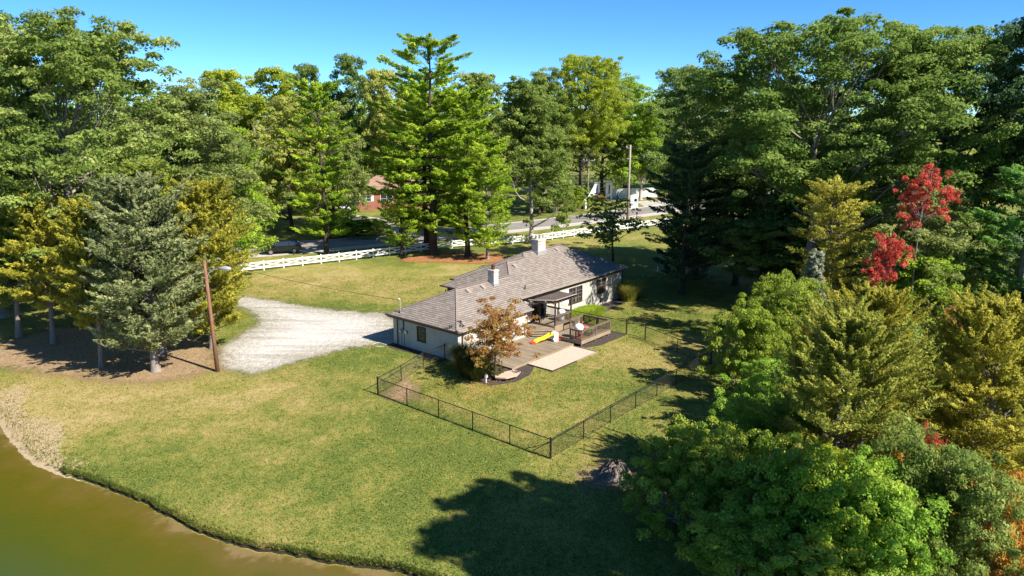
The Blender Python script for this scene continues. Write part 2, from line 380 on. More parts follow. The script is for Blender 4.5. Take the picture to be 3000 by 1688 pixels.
def broadleaf(seed, h, cr, base, nclu, per, leaf, blob=(.7, 1.4), tr=.5, lobes=.28, flat=.7, shell=.5, nlimb=16, trunk_top=.7, taper=0., spikes=.1):
    rng = np.random.default_rng(seed)
    cz = (base + h) / 2; rz = (h - base) / 2
    # main limbs end in boughs; every bough carries several leaf clumps
    nb = max(6, nclu // 6)
    d = unit(rng.normal(size=(nb, 3))); d[:, 2] = np.where(d[:, 2] < -.8, -d[:, 2], d[:, 2])
    k = rng.normal(size=(5, 3)) * 2.2; ph = rng.random(5) * 6.28
    lob = 1 + lobes * np.sin(d @ k.T + ph).sum(1) / 1.8
    rad = (shell + (1 - shell) * rng.random(nb) ** .55) * lob; rad = np.minimum(rad, 1.12); rad[:int(nb * spikes * .6)] *= 1.12
    hor = 1 - taper * (d[:, 2] * .5 + .5)
    BC = np.stack([d[:, 0] * rad * cr * .88 * hor, d[:, 1] * rad * cr * .88 * hor, cz + d[:, 2] * np.minimum(rad, 1.12) * rz * .92], 1)
    bi = rng.integers(0, nb, nclu); br = rng.uniform(*blob, nclu)
    sp = cr * .15 + .25
    C = BC[bi] + rng.normal(size=(nclu, 3)) * sp * np.array([1, 1, .6])
    C[:, 2] = np.clip(C[:, 2], base * .9 + .15, h * 1.02)
    P, N, ci = blob_leaves(rng, C, br, per, flat, .25, .75, .5, .6)
    n = len(P); s = leaf * (.45 + 1.1 * rng.random(n) ** 1.6)
    clv = np.clip(.5 * rng.random(nb)[bi] + .5 * rng.random(nclu), 0, 1)
    hgt = np.clip((P[:, 2] - C[ci][:, 2]) / (br[ci] * flat) * .5 + .5, 0, 1)  # light from above painted in: upper leaves of each clump take lighter colours
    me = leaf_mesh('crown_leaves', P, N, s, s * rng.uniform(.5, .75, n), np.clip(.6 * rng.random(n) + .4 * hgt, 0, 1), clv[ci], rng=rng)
    mb = MB(); pts, rr = flared(mb, h * trunk_top, tr, rng)
    for c in BC[:max(nlimb, 8)]:
        zt = min(h * trunk_top * .97, max(base * .75, c[2] - np.hypot(c[0], c[1]) * rng.uniform(.45, .9)))
        q = min(range(len(pts)), key=lambda j: abs(pts[j][2] - zt)); a = np.array([pts[q][0], pts[q][1], zt])
        limb(mb, rng, a, c, rr[q] * .6, .03 * h / 20)
        near = np.argsort(np.linalg.norm(C - c, axis=1))[:4]
        for i in near: limb(mb, rng, a * .35 + c * .65, C[i], rr[q] * .2, .015, 4, .05, 3)
    tm = mb.mesh('trunk', True); tm.materials.append(None)
    return tm, me
def plume_mesh(rng, T0, T1, wid, per, spray, up=.35, aspect=.36, droop=0., zf=.62, nup=.75):
    """foliage plumes: sprays along each branch T0->T1, widest in the middle, pointed at the tip"""
    nb = len(T0); n = nb * per; ci = np.repeat(np.arange(nb), per); t = rng.random(n) ** .8
    A = T1 - T0; ln = np.linalg.norm(A, axis=1)
    prof = np.minimum(1, t * 3 + .25) * (1 - t) ** .55 * .95 + .06
    d = unit(rng.normal(size=(n, 3)))
    P = T0[ci] + A[ci] * t[:, None] + d * (wid[ci] * prof * rng.random(n) ** .55)[:, None] * np.array([1, 1, zf])
    P[:, 2] -= droop * ln[ci] * t ** 2
    ld = unit(unit(A)[ci] * .9 + d * .75 + np.array([0, 0, up]) + rng.normal(size=(n, 3)) * .3)
    N = unit(np.array([0, 0, nup]) + d * .6 + rng.normal(size=(n, 3)) * .45)
    s = spray * rng.uniform(.6, 1.3, n)
    return leaf_mesh('crown_sprays', P, N, s, s * aspect, np.clip(.55 * rng.random(n) + .45 * (d[:, 2] * .5 + .5), 0, 1), rng.random(nb)[ci], ld)  # tone part random, part painted top light: brighter on the plume's upper side
def pine(seed, h, cr, base, tr, per=230, dens=1., spray=.26, gap=1.25):
    rng = np.random.default_rng(seed); mb = MB(); pts, rr = flared(mb, h * .97, tr, rng, top=.1, wob=.15)
    T0 = []; T1 = []; W = []; z = base
    while z < h * .985:
        f = (z - base) / (h - base); prof = np.interp(f, [0, .12, .35, .6, .8, .93, 1], [.50, .82, 1, .88, .64, .46, .2])
        nb = rng.integers(4, 7); a0 = rng.random() * 6.28
        for b in range(nb):
            if rng.random() > dens: continue
            a = a0 + b * 6.283 / nb + rng.normal() * .3; Lb = cr * prof * rng.uniform(.38, 1.18)
            rise = np.interp(f, [0, .4, .75, 1], [.0, .12, .38, .8]) * rng.uniform(.6, 1.4)
            tip = np.array([math.cos(a) * Lb, math.sin(a) * Lb, min(h * 1.0, z + Lb * rise)])
            limb(mb, rng, (0, 0, z), tip, max(.035, tr * .26 * (1 - f)), .02, 4, .05, 4)
            m = max(3, int(Lb * .85)); perp = np.array([-math.sin(a), math.cos(a), 0])
            for j in range(m):
                t = .28 + .72 * (j + rng.random()) / m; p = np.array([tip[0] * t, tip[1] * t, z + (tip[2] - z) * t])
                sgn = 1 if (j + b) % 2 else -1; out = unit((np.array([math.cos(a), math.sin(a), .12]) * rng.uniform(.5, 1) + perp * sgn * rng.uniform(.2, 1.0) * (1.2 - t) + np.array([0, 0, .25]))[None])[0]
                L2 = rng.uniform(1.3, 2.5) * (1.15 - .3 * f); T0.append(p); T1.append(p + out * L2); W.append(rng.uniform(.7, 1.2))
        z += rng.uniform(.75, 1.3) * gap
    for k in range(5): T0.append(np.array([0, 0, h * (.9 + .015 * k)])); T1.append(np.array([rng.normal() * .5, rng.normal() * .5, h * (.96 + .012 * k)])); W.append(.5)
    me = plume_mesh(rng, np.array(T0), np.array(T1), np.array(W), per * 150 // 230, spray, .5, .3, 0., .42, .8)
    tm = mb.mesh('trunk', True); tm.materials.append(None); return tm, me
def cedar(seed, h, cr, base, tr, nb=170, per=420, point=.7, wid=(.35, .7), spray=.13, rise=.55, droop=0.):
    rng = np.random.default_rng(seed); mb = MB(); pts, rr = flared(mb, h * .93, tr, rng, top=.12, wob=.22)
    T0 = []; T1 = []; W = []
    for i in range(nb):
        f = (i + rng.random()) / nb; f = f ** .9; z = base + f * (h * .97 - base)
        prof = ((1 - f) ** point * .93 + .07) * min(1, .62 + f * 3)
        a = i * 2.4 + rng.normal() * .35; lob = 1 + .2 * math.sin(3 * a + 5 * f + seed) + .12 * math.sin(5 * a - 9 * f)
        Lb = max(.7, cr * prof * lob * rng.uniform(.55, 1.12)); up = rise * rng.uniform(.5, 1.3) * (1 + f)
        c, s_ = math.cos(a), math.sin(a); tip = np.array([c * Lb, s_ * Lb, min(h, z + Lb * up)]); b0 = np.array([0, 0, z])
        if i % 2 == 0: limb(mb, rng, b0, b0 * .25 + tip * .75, max(.022, tr * .26 * (1 - f)), .012, 4, .05, 4)
        w_ = rng.uniform(*wid) * (1.1 - .35 * f)
        T0.append(b0 * .62 + tip * .38); T1.append(tip); W.append(w_)
        for _ in range(2 if Lb > 1.4 else 1):
            t = rng.uniform(.3, .75); p = b0 * (1 - t) + tip * t; a2 = a + rng.choice([-1, 1]) * rng.uniform(.4, 1.0); L2 = Lb * rng.uniform(.28, .5)
            T0.append(p); T1.append(p + np.array([math.cos(a2) * L2, math.sin(a2) * L2, L2 * up])); W.append(w_ * .85)
    T0 = np.array(T0); T1 = np.array(T1); me = plume_mesh(rng, T0, T1, np.array(W), max(20, int(per * nb / len(T0))), spray, .45, .4, droop, 1.0, .35)
    tm = mb.mesh('trunk', True); tm.materials.append(None); return tm, me
def bare(seed, h, r):
    rng = np.random.default_rng(seed); mb = MB()
    def grow(p, d, L_, r_, depth):
        q = p + d * L_; limb(mb, rng, p, q, r_, r_ * .55, 5, 0, 3)
        if depth == 0: return
        for _ in range(rng.integers(2, 5)):
            nd = unit((d + rng.normal(size=3) * .45 + np.array([0, 0, .12]))[None])[0]
            grow(p + (q - p) * rng.uniform(.5, 1), nd, L_ * rng.uniform(.5, .75), r_ * .5, depth - 1)
    grow(np.array([0, 0, 0.]), np.array([0, 0, 1.]), h * .5, r, 4)
    me = mb.mesh('trunk', True); me.materials.append(None); return me
def blades(seed, n, r0, h, spread, wd=.02, seg=3, fan=1.0):
    """arching grass blades as strips"""
    rng = np.random.default_rng(seed); a = rng.random(n) * 6.283; rr = r0 * np.sqrt(rng.random(n))
    b0 = np.stack([np.cos(a) * rr, np.sin(a) * rr, np.zeros(n)], 1); a2 = a + rng.normal(size=n) * .6
    hh = h * rng.uniform(.6, 1.1, n); sp = spread * rng.uniform(.3, 1.15, n)
    V = []; side = np.stack([-np.sin(a2), np.cos(a2), np.zeros(n)], 1)
    for k in range(seg + 1):
        t = k / seg; z = hh * (t * 1.5 - .55 * fan * t ** 2.6) ; o = sp * t ** 1.6
        c = b0 + np.stack([np.cos(a2) * o, np.sin(a2) * o, z], 1); ww = wd * (1 - t * .85)
        V += [c - side * ww, c + side * ww]
    V = np.stack(V, 1); m = 2 * (seg + 1); F = []
    base = (np.arange(n) * m)[:, None]
    for k in range(seg): F.append(base + np.array([2 * k, 2 * k + 1, 2 * k + 3, 2 * k + 2]))
    F = np.stack(F, 1).reshape(-1); nf = n * seg
    me = bpy.data.meshes.new('blades'); me.vertices.add(n * m); me.vertices.foreach_set('co', V.astype(np.float32).ravel())
    me.loops.add(nf * 4); me.loops.foreach_set('vertex_index', F.astype(np.int32)); me.polygons.add(nf)
    me.polygons.foreach_set('loop_start', np.arange(0, nf * 4, 4, dtype=np.int32))
    for k, v in (('leaf_tone', rng.random(n)), ('cl', rng.random(n))):
        at = me.attributes.new(k, 'FLOAT', 'POINT'); at.data.foreach_set('value', np.repeat(v.astype(np.float32), m))
    me.update(calc_edges=True); me.materials.append(None); return me

# ------------------------------------------------------------------ ground, pond, road, drive
SH = np.array([(-120, 140), (-70, 85), (-46, 58), (-38, 50), (-34.4, 46.1), (-32.2, 43.8), (-30.2, 41.8), (-28, 39.9), (-26.3, 38.9), (-24.8, 38.2), (-23.2, 37.4), (-21.5, 36.5), (-19.2, 35.2),
               (-17.9, 34.2), (-16.1, 33), (-14.4, 32), (-13, 31.4), (-11.8, 31), (-10.3, 30.6), (-8.5, 30.1), (-6.9, 29.7), (-5.2, 29.4), (-4, 28.9), (-2, 27.6), (1, 25), (5, 20), (10, 14), (40, -20), (120, -80)])
RGX = np.arange(-130, 130, .21); RGN = np.random.default_rng(2).normal(size=len(RGX)) * .035
def wob(x):
    k = (1, 1.7, 2.9, 4.3, 6.7, 9.1); f = np.random.default_rng(8).random(6) * 6.28
    return sum(.03 / q ** .4 * np.sin(x * 1.9 * q + a + 1.3 * np.sin(x * .37 * q)) for q, a in zip(k, f)) + np.interp(x, RGX, RGN)
def shore(x): return np.interp(x, SH[:, 0], SH[:, 1]) + wob(x)
def spots(X, Y, lst):
    s = np.zeros_like(X)
    for x, y, rx, ry, a in lst: s += a * np.exp(-((X - x) / rx) ** 2 - ((Y - y) / ry) ** 2)
    return s
DRY = [(-38, 52, 12, 7, .35), (-30, 46, 7, 6, .35), (-24, 52, 7, 5, .28), (-14, 47, 6, 4, .10), (-10, 36, 9, 5, -.12), (-4, 38, 5, 6, -.10), (-17, 38, 7, 3, -.08), (-6, 32, 8, 2.5, .08), (4, 47, 4, 4, .20), (0, 47, 4, 3, .12),
       (10, 56, 5, 4, .30), (8, 61, 6, 5, .15), (-20, 88, 16, 9, .42), (-10, 80, 12, 7, .12), (-14, 74, 7, 3, -.3), (12, 112, 14, 9, .2), (3, 43, 2, 2, -.05), (7, 41, 4, 3, .12), (2, 34, 4, 3, .15), (-22, 66, 3, 5, .35), (16, 62, 5, 4, .25)]
def dryness(X, Y): return np.clip(.25 + spots(X, Y, DRY), 0, 1)
def grid_mesh(name, X, Y, Z, attrs, keep=None):
    ny, nx = X.shape; idx = np.arange(nx * ny).reshape(ny, nx)
    F = np.stack([idx[:-1, :-1], idx[:-1, 1:], idx[1:, 1:], idx[1:, :-1]], -1).reshape(-1, 4)
    if keep is not None: F = F[keep.ravel()[F].all(1)]
    me = bpy.data.meshes.new(name); me.vertices.add(nx * ny)
    me.vertices.foreach_set('co', np.stack([X, Y, Z], -1).astype(np.float32).ravel())
    me.loops.add(F.size); me.loops.foreach_set('vertex_index', F.astype(np.int32).ravel()); me.polygons.add(len(F))
    me.polygons.foreach_set('loop_start', np.arange(0, F.size, 4, dtype=np.int32))
    for k, a in attrs.items():
        at = me.attributes.new(k, 'FLOAT', 'POINT'); at.data.foreach_set('value', a.astype(np.float32).ravel())
    me.update(calc_edges=True); return me
M['lawn'] = lawn_mat()
xs = np.unique(np.concatenate([np.linspace(-120, -45, 26), np.arange(-45, 4, .13), np.linspace(4, 60, 80), np.linspace(60, 120, 14)]))
sand_x = np.clip((-22.5 - xs) / 6, 0, 1); sand_x = sand_x * np.clip((xs + 40) / 4, .3, 1)
offs = np.concatenate([[-45, -20, -9, -4, -2, -.75, -.30, -.16, -.10, -.05, 0.0, .06, .2, .45], np.linspace(.9, 40, 60), np.linspace(42, 200, 40)])
zst = np.interp(offs, [-45, -20, -9, -4, -2, -.75, -.30, -.16, -.10, -.05, 0, .06], [-3, -2.4, -1.6, -.8, -.45, -.25, -.20, -.175, -.16, -.09, -.02, 0])
zsa = np.interp(offs, [-45, -20, -9, -4, -2, -.75, -.30, -.13, 0, .06, .45, 2], [-3, -2.4, -1.6, -.8, -.45, -.25, -.17, -.14, -.12, -.11, -.09, 0])
X, O_ = np.meshgrid(xs, offs); Y = shore(X) + O_
Y = np.where(O_ > 45, shore(X) + 45 + (O_ - 45) * (260 - shore(X) - 45) / 155, Y)
sx = np.broadcast_to(sand_x, X.shape)
Z = np.repeat(zst[:, None], len(xs), 1) * (1 - sx) + np.repeat(zsa[:, None], len(xs), 1) * sx
rg = np.random.default_rng(4)
soil = (np.abs(O_ + .075) < .03) * (1 - sx) * 1.0 + ((O_ < -.25)) * .0
sand = ((O_ < -.2) * 1.0) + sx * np.clip(1.15 - O_ / (4.2 + 1.5 * np.sin(X)), 0, 1) * (O_ >= -.2)
me = grid_mesh('lawn', X, Y, Z, dict(dry=dryness(X, Y) + .25 * sx * np.exp(-np.maximum(O_, 0) / 5), sand=np.clip(sand, 0, 1), soil=soil))
me.materials.append(M['lawn']); lawn = bpy.data.objects.new('lawn', me); col.objects.link(lawn); tag(lawn, kind='structure')
# far terrain to the horizon
far = MB().add([(-3000, -400, -3.5), (3000, -400, -3.5), (3000, 4000, -3.5), (-3000, 4000, -3.5)], [(0, 1, 2, 3)])
t = new_mat('far_grass'); c, h_, _n = lawn_nodes(t, t.math('ADD', .4, 0)); t.end(t.bsdf(c, .9, .1)); M['farg'] = t.m
o = far.build('terrain', M['farg']); tag(o, kind='structure')
o = MB().add([(-120, 140, -.06), (-120, 700, -.06), (-700, 700, -.06), (-700, 140, -.06)], [(3, 2, 1, 0)]).add([(120, -80, -.06), (700, -80, -.06), (700, 700, -.06), (120, 700, -.06)], [(0, 1, 2, 3)]).add([(-119, 259, -.06), (119, 259, -.06), (119, 700, -.06), (-119, 700, -.06)], [(0, 1, 2, 3)]).build('meadow', M['farg']); tag(o, kind='structure')
# pond
t = new_mat('pond_water'); d = t.attr('depth'); p = t.pos(); n1 = t.noise(p, .35, 4, .6); n2 = t.noise(p, 2.5, 4)
dd = t.math('ADD', d, t.math('MULTIPLY', t.math('SUBTRACT', n1, .5), .45))
dd = t.math('ADD', dd, t.math('MULTIPLY', t.math('SUBTRACT', n2, .5), .12))
c = t.ramp(dd, [(.0, (.19, .135, .055)), (.05, (.115, .085, .016)), (.2, (.086, .076, .006)), (.48, (.060, .072, .006)), (1, (.040, .070, .024))])
mp = t.n('ShaderNodeMapping'); mp.inputs['Scale'].default_value = (1, 2.2, 1); mp.inputs['Rotation'].default_value = (0, 0, .5); t.l(p, mp.inputs[0])
r1 = t.noise(mp.outputs[0], 3.5, 3); r2 = t.noise(mp.outputs[0], 14, 2)
M['water'] = t.end(t.bsdf(c, .12, .35, 0, t.bump(t.math('ADD', r1, t.math('MULTIPLY', r2, .4)), .45, .03)))
xw = np.arange(-60, 12, .5); ow = np.concatenate([[.5, .0], -np.linspace(.2, 12, 40), -np.linspace(13, 50, 20)]); XW, OW = np.meshgrid(xw, ow)
me = grid_mesh('pond', XW, shore(XW) + OW, np.full_like(XW, -.18), dict(depth=np.clip(-OW / 11, 0, 1))); me.materials.append(M['water'])
o = bpy.data.objects.new('pond_water', me); col.objects.link(o); tag(o, kind='structure')

def poly_sd(X, Y, poly):
    P = np.array(poly); Q = np.roll(P, -1, 0); d = np.full(X.shape, 1e9); ins = np.zeros(X.shape, bool)
    for (ax, ay), (bx, by) in zip(P, Q):
        ex, ey = bx - ax, by - ay; tt = np.clip(((X - ax) * ex + (Y - ay) * ey) / (ex * ex + ey * ey + 1e-9), 0, 1)
        d = np.minimum(d, np.hypot(X - ax - ex * tt, Y - ay - ey * tt))
        c_ = ((ay > Y) != (by > Y)) & (X < (bx - ax) * (Y - ay) / (by - ay + 1e-12) + ax); ins ^= c_
    return np.where(ins, d, -d)
PATCH = []
def patch(name, poly, mat, z, res=.3, margin=1.3, label=None):
    P = np.array(poly); x0, y0 = P.min(0) - margin; x1, y1 = P.max(0) + margin
    X, Y = np.meshgrid(np.arange(x0, x1, res), np.arange(y0, y1, res)); s = poly_sd(X, Y, poly)
    me = grid_mesh(name, X, Y, np.full_like(X, z), dict(sd=s, dry=dryness(X, Y)), s > -margin); me.materials.append(mat)
    o = bpy.data.objects.new(name, me); col.objects.link(o); tag(o, kind='structure'); PATCH.append(poly); return o
ANG = math.atan2(.7615, .648); OX, OY = -4.40, 57.32
def HW(u, v): return (OX + u * .648 - v * .7615, OY + u * .7615 + v * .648)
M['gravel'] = patch_mat('white_gravel', [(.3, (.17, .145, .125)), (.42, (.39, .365, .345)), (.6, (.57, .545, .525))], 7, 1.25, ((.19, .165, .085), .8), .8, .5)
M['dirt'] = patch_mat('leaf_litter_dirt', [(.3, (.10, .062, .036)), (.5, (.20, .135, .08)), (.75, (.36, .27, .165))], 5, 1.5, ((.36, .25, .13), .6), .6, 1.1)
M['needles'] = patch_mat('pine_straw', [(.3, (.14, .055, .026)), (.55, (.30, .135, .06)), (.8, (.42, .22, .10))], 4, .5, None, .5, .5)
M['mulch'] = patch_mat('dark_mulch', [(.3, (.018, .014, .014)), (.55, (.06, .048, .045)), (.8, (.17, .13, .115))], 9, .12, None, .9, .12)
patch('gravel_driveway', [(-36.89, 82.21), (-30.47, 79.64), (-26.08, 77.80), (-20.39, 74.50), (-15.39, 72.74), (-12.20, 72.48), HW(2, 9.5), HW(2, 8.2), HW(-.2, 8.2), HW(-.25, 7.2), (-11.58, 62.75), (-13.71, 61.28), (-15.23, 60.15), (-17.04, 58.18), (-19.09, 55.68), (-20.48, 54.19), (-21.86, 55.04), (-23.90, 56.82), (-25.13, 59.24), (-25.40, 61.86), (-25.04, 64.60), (-24.66, 67.35), (-25.07, 70.32), (-26.94, 73.28), (-29.48, 75.90), (-35.02, 77.80)], M['gravel'], .012, .3, 2.2)
patch('bare_soil', [(-45.06, 59.24), (-45.29, 63.05), (-43.60, 67.35), (-39.67, 68.51), (-33.80, 64.60), (-28.27, 64.08), (-24.84, 59.24), (-23.91, 55.44), (-24.88, 53.89), (-27.26, 52.78), (-30.38, 52.78), (-34.63, 54.27), (-38.30, 55.44), (-42.95, 56.24)], M['dirt'], .020, .4, 3.0)
patch('pine_straw_bed', [(-15.82, 101.48), (-10.38, 104.80), (-2.98, 105.33), (0.00, 102.73), (-0.47, 99.53), (-4.62, 97.66), (-11.22, 98.82), (-14.96, 98.82)], M['needles'], .012, .4, 2.5)
patch('deck_mulch_bed', [HW(9.6, -4.4), HW(9.6, -5.6), HW(11.4, -6.35), HW(15.6, -6.35), HW(15.6, -5.0), HW(14.6, 1.5), HW(27.6, 1.5), HW(27.8, .2), HW(22, -.4), HW(18, -1.0), HW(15.4, -1.2), HW(14, -4.4)], M['mulch'], .012, .15, .5)
patch('tree_mulch_bed', [HW(-.3, .3), HW(-.4, -2), HW(-2.4, -3.4), HW(-2.3, -5.5), HW(-.4, -6.5), HW(1.6, -6.3), HW(3.25, -5.3), HW(3.25, -4.4), HW(1, -.1)], M['mulch'], .016, .15, .5)
patch('house_side_mulch', [HW(-.05, 1.2), HW(-.05, 8.2), HW(-.8, 8.4), HW(-1.1, 7.0), HW(-.9, 4.2), HW(-.75, 1.2)], M['mulch'], .020, .15, .3)
patch('stump_soil', [(3.6, 38.3), (5.2, 39.0), (7.0, 38.4), (8.4, 37.2), (8.2, 35.9), (6.4, 36.2), (4.3, 36.9)], M['dirt'], .012, .2, 1.2)
patch('worn_corner', [HW(-8.6, -.7), HW(-8.6, -2.6), HW(-7.6, -3.2), HW(-6, -1.4), HW(-5.6, .1)], M['dirt'], .012, .15, .6)
# road with concrete edge strips and kerb
rn = [(-90, 84), (-60, 93), (-36.2, 102.3), (-26.9, 106.6), (-17.1, 112.6), (8.5, 129.7), (15.3, 135), (23.6, 141.6), (60, 172), (110, 214)]
rf = [(-95, 96), (-64, 104.5), (-38.6, 113.1), (-28.2, 116.9), (-20.3, 121), (4, 138), (13, 145.5), (22, 153), (57, 182), (105, 224)]
def strip(a, b, z0, z1):
    m = MB(); n = len(a)
    vs = [(x, y, z1) for x, y in a] + [(x, y, z1) for x, y in b] + [(x, y, z0) for x, y in a] + [(x, y, z0) for x, y in b]
    fs = []
    for i in range(n - 1): fs += [(i, i + 1, n + i + 1, n + i), (2 * n + i + 1, 2 * n + i, i, i + 1), (n + i, n + i + 1, 3 * n + i + 1, 3 * n + i)]
    return m.add(vs, fs)
lerp = lambda a, b, t_: [(p[0] + (q[0] - p[0]) * t_, p[1] + (q[1] - p[1]) * t_) for p, q in zip(a, b)]
tag(strip(rn, rf, -.1, .02).build('road', M['asphalt']), kind='structure')
tag(strip(lerp(rn, rf, -.005), lerp(rn, rf, .22), 0, .028).build('road_concrete_edge', M['concroad']), kind='structure')
for k in (.225,):
    tag(strip(lerp(rn, rf, k), lerp(rn, rf, k + .008), .01, .034).build('road_line', M['white']), kind='structure')
tag(strip(lerp(rn, rf, 1.0), lerp(rn, rf, 1.012), -.05, .13).build('kerb', M['concroad']), kind='structure')
# driveways beyond the road
tag(MB().prism([(28.70, 159.20), (38.56, 162.81), (40.30, 177.56), (29.82, 169.21), (23.55, 169.21), (21.20, 172.59), (20.64, 174.69), (21.80, 177.56), (23.98, 175.40), (28.11, 173.29)], -.05, .05).build('entrance_driveway', M['concroad']), kind='structure')
tag(MB().prism([(-32.95, 141.33), (-32.56, 147.17), (-25.70, 141.33), (-21.38, 134.62), (-15.34, 121.15), (-18.03, 120.11), (-22.72, 127.74), (-27.67, 134.62)], -.05, .05).build('neighbour_driveway', M['concroad']), kind='structure')
# grass tufts in the foreground
rng = np.random.default_rng(11)
n = 300000; TX = rng.uniform(-44, 24, n); TY = 24 + 66 * rng.random(n) ** 1.5
e = rng.random(n) < .05; TX[e] = rng.uniform(-26, 3, e.sum()); TY[e] = shore(TX[e]) + rng.uniform(-.03, .3, e.sum())
ok = (TY > shore(TX) - .04)
for pl in PATCH:
    if len(pl) < 26: ok &= poly_sd(TX, TY, pl) < -.15
    else: ok &= (poly_sd(TX, TY, pl) < .2)
du = (TX - OX) * .648 + (TY - OY) * .7615; dv = -(TX - OX) * .7615 + (TY - OY) * .648
ok &= ~((du > -.1) & (du < 27.4) & (dv > -.1) & (dv < 11.4)) & ~((du > 1.2) & (du < 14.6) & (dv < .2) & (dv > -5.4)) & ~((du > 3.2) & (du < 9.6) & (dv < -4.4) & (dv > -7.3))
TX, TY = TX[ok], TY[ok]; n = len(TX); a = rng.random(n) * 6.283; wd = rng.uniform(.02, .055, n); ht = rng.uniform(.035, .10, n) * np.where(TY < shore(TX) + .8, 1.6, 1)
dx, dy = np.cos(a) * wd, np.sin(a) * wd; lx, ly = rng.normal(size=(2, n)) * .05; ly = ly - np.where(TY < shore(TX) + .2, .08, 0)
V = np.stack([np.stack([TX - dx, TY - dy, 0 * TX - .01], 1), np.stack([TX + dx, TY + dy, 0 * TX - .01], 1), np.stack([TX + lx, TY + ly, ht], 1)], 1).reshape(-1, 3)
me = bpy.data.meshes.new('grass_tufts'); me.vertices.add(3 * n); me.vertices.foreach_set('co', V.astype(np.float32).ravel()); me.loops.add(3 * n)
me.loops.foreach_set('vertex_index', np.arange(3 * n, dtype=np.int32)); me.polygons.add(n); me.polygons.foreach_set('loop_start', np.arange(0, 3 * n, 3, dtype=np.int32))
for k, v in (('leaf_tone', rng.random(n)), ('dry', dryness(TX, TY))):
    at = me.attributes.new(k, 'FLOAT', 'POINT'); at.data.foreach_set('value', np.repeat(v.astype(np.float32), 3))
me.update(calc_edges=True)
t = new_mat('grass_blade'); c, h_, _n = lawn_nodes(t, t.attr('dry')); c = t.mix(.7, c, t.ramp(t.attr('leaf_tone'), [(0, (.6, .6, .6)), (.6, (1, 1, 1)), (1, (1.35, 1.3, 1.3))]), 'MULTIPLY')
tr = t.n('ShaderNodeBsdfTranslucent'); t.l(c, tr.inputs[0]); mx = t.n('ShaderNodeMixShader'); mx.inputs[0].default_value = .3; t.l(t.bsdf(c, .7, .2), mx.inputs[1]); t.l(tr.outputs[0], mx.inputs[2]); t.end(mx.outputs[0])
me.materials.append(t.m); o = bpy.data.objects.new('grass', me); col.objects.link(o); tag(o, 'short green and straw coloured turf across the lawn', 'grass', kind='stuff')
# ------------------------------------------------------------------ the house (local axes: u along the rear wall, v towards the street)
house = thing('ranch_house', 'low white-painted ranch house with long brown-grey shingled hip roof and two chimneys', 'house', (OX, OY, 0), ANG)
SL = .49; ZE = 2.72
def zn(v): return ZE + SL * (v + .4)
def walls():
    out = [(0, 0), (8.8, 0), (8.8, 1.5), (27.2, 1.5), (27.2, 11.3), (11.3, 11.3), (11.3, 10.0), (8.7, 10.0), (8.7, 8.0), (0, 8.0)]
    tops = [2.86, 2.86, 3.5, 3.5, 3.5, 3.5, 3.5, 3.5, 2.86, 2.86]
    m = MB(); n = len(out)
    for i in range(n):
        a, b = out[i], out[(i + 1) % n]; zt = min(tops[i], tops[(i + 1) % n])
        m.add([(*a, -.5), (*b, -.5), (*b, zt), (*a, zt)], [(0, 1, 2, 3)])
    return m
walls().build('wall', M['block'], house)
pl = [  # roof planes as (u, v, z)
    [(-.4, -.4, zn(-.4)), (9.2, -.4, zn(-.4)), (9.2, 1.1, zn(1.1)), (27.6, 1.1, zn(1.1)), (22.3, 6.4, zn(6.4)), (16.2, 6.4, zn(6.4)), (15.55, 5.75, zn(5.75)), (12.95, 5.75, zn(5.75)), (11.2, 4, zn(4)), (4, 4, zn(4))],
    [(-.4, 8.4, ZE), (-.4, -.4, ZE), (4, 4, zn(4))],
    [(4, 4, zn(4)), (11.2, 4, zn(4)), (8.26, 6.94, 3.436), (8.62, 6.94, 3.436), (8.62, 8.4, ZE), (-.4, 8.4, ZE)],
    [(11.2, 4, zn(4)), (12.95, 5.75, zn(5.75)), (8.26, 10.44, 3.436), (8.26, 6.94, 3.436)],
    [(12.95, 5.75, zn(5.75)), (15.55, 5.75, zn(5.75)), (10.86, 10.44, 3.436), (8.26, 10.44, 3.436)],
    [(15.55, 5.75, zn(5.75)), (16.2, 6.4, zn(6.4)), (10.9, 11.7, 3.455), (10.86, 10.44, 3.436)],
    [(16.2, 6.4, zn(6.4)), (22.3, 6.4, zn(6.4)), (27.6, 11.7, 3.455), (10.9, 11.7, 3.455)],
    [(22.3, 6.4, zn(6.4)), (27.6, 1.1, zn(1.1)), (27.6, 11.7, 3.455)]]
slope_dir = [(0, 1), (1, 0), (0, -1), (1, 0), (0, -1), (1, 0), (0, -1), (-1, 0)]
def roof_obj(name, planes, dirs, mat, parent, thick=.09):
    vs = []; fs = []; uvs = []
    for q, (du_, dv_) in zip(planes, dirs):
        b = len(vs); vs += q; fs.append(tuple(range(b, b + len(q))))
        uvs += [((x * -dv_ + y * du_) if True else 0, (x * du_ + y * dv_) * 1.113) for x, y, z in q]
    me = bpy.data.meshes.new(name); me.from_pydata(vs, [], fs); uv = me.uv_layers.new(name='UVMap')
    for lp in me.loops: uv.data[lp.index].uv = uvs[lp.vertex_index]
    me.update(); me.materials.append(mat); o = bpy.data.objects.new(name, me); col.objects.link(o); o.parent = parent
    import bmesh
    bm = bmesh.new(); bm.from_mesh(me)
    for f in bm.faces:
        f.normal_update()
        if f.normal.z < 0: f.normal_flip()
    bm.to_mesh(me); bm.free(); return o
roof = roof_obj('roof', pl, slope_dir, M['roof'], house)
m = MB()
def cap(a, b): m.beam((a[0], a[1], a[2] + .02), (b[0], b[1], b[2] + .02), .24, .02)
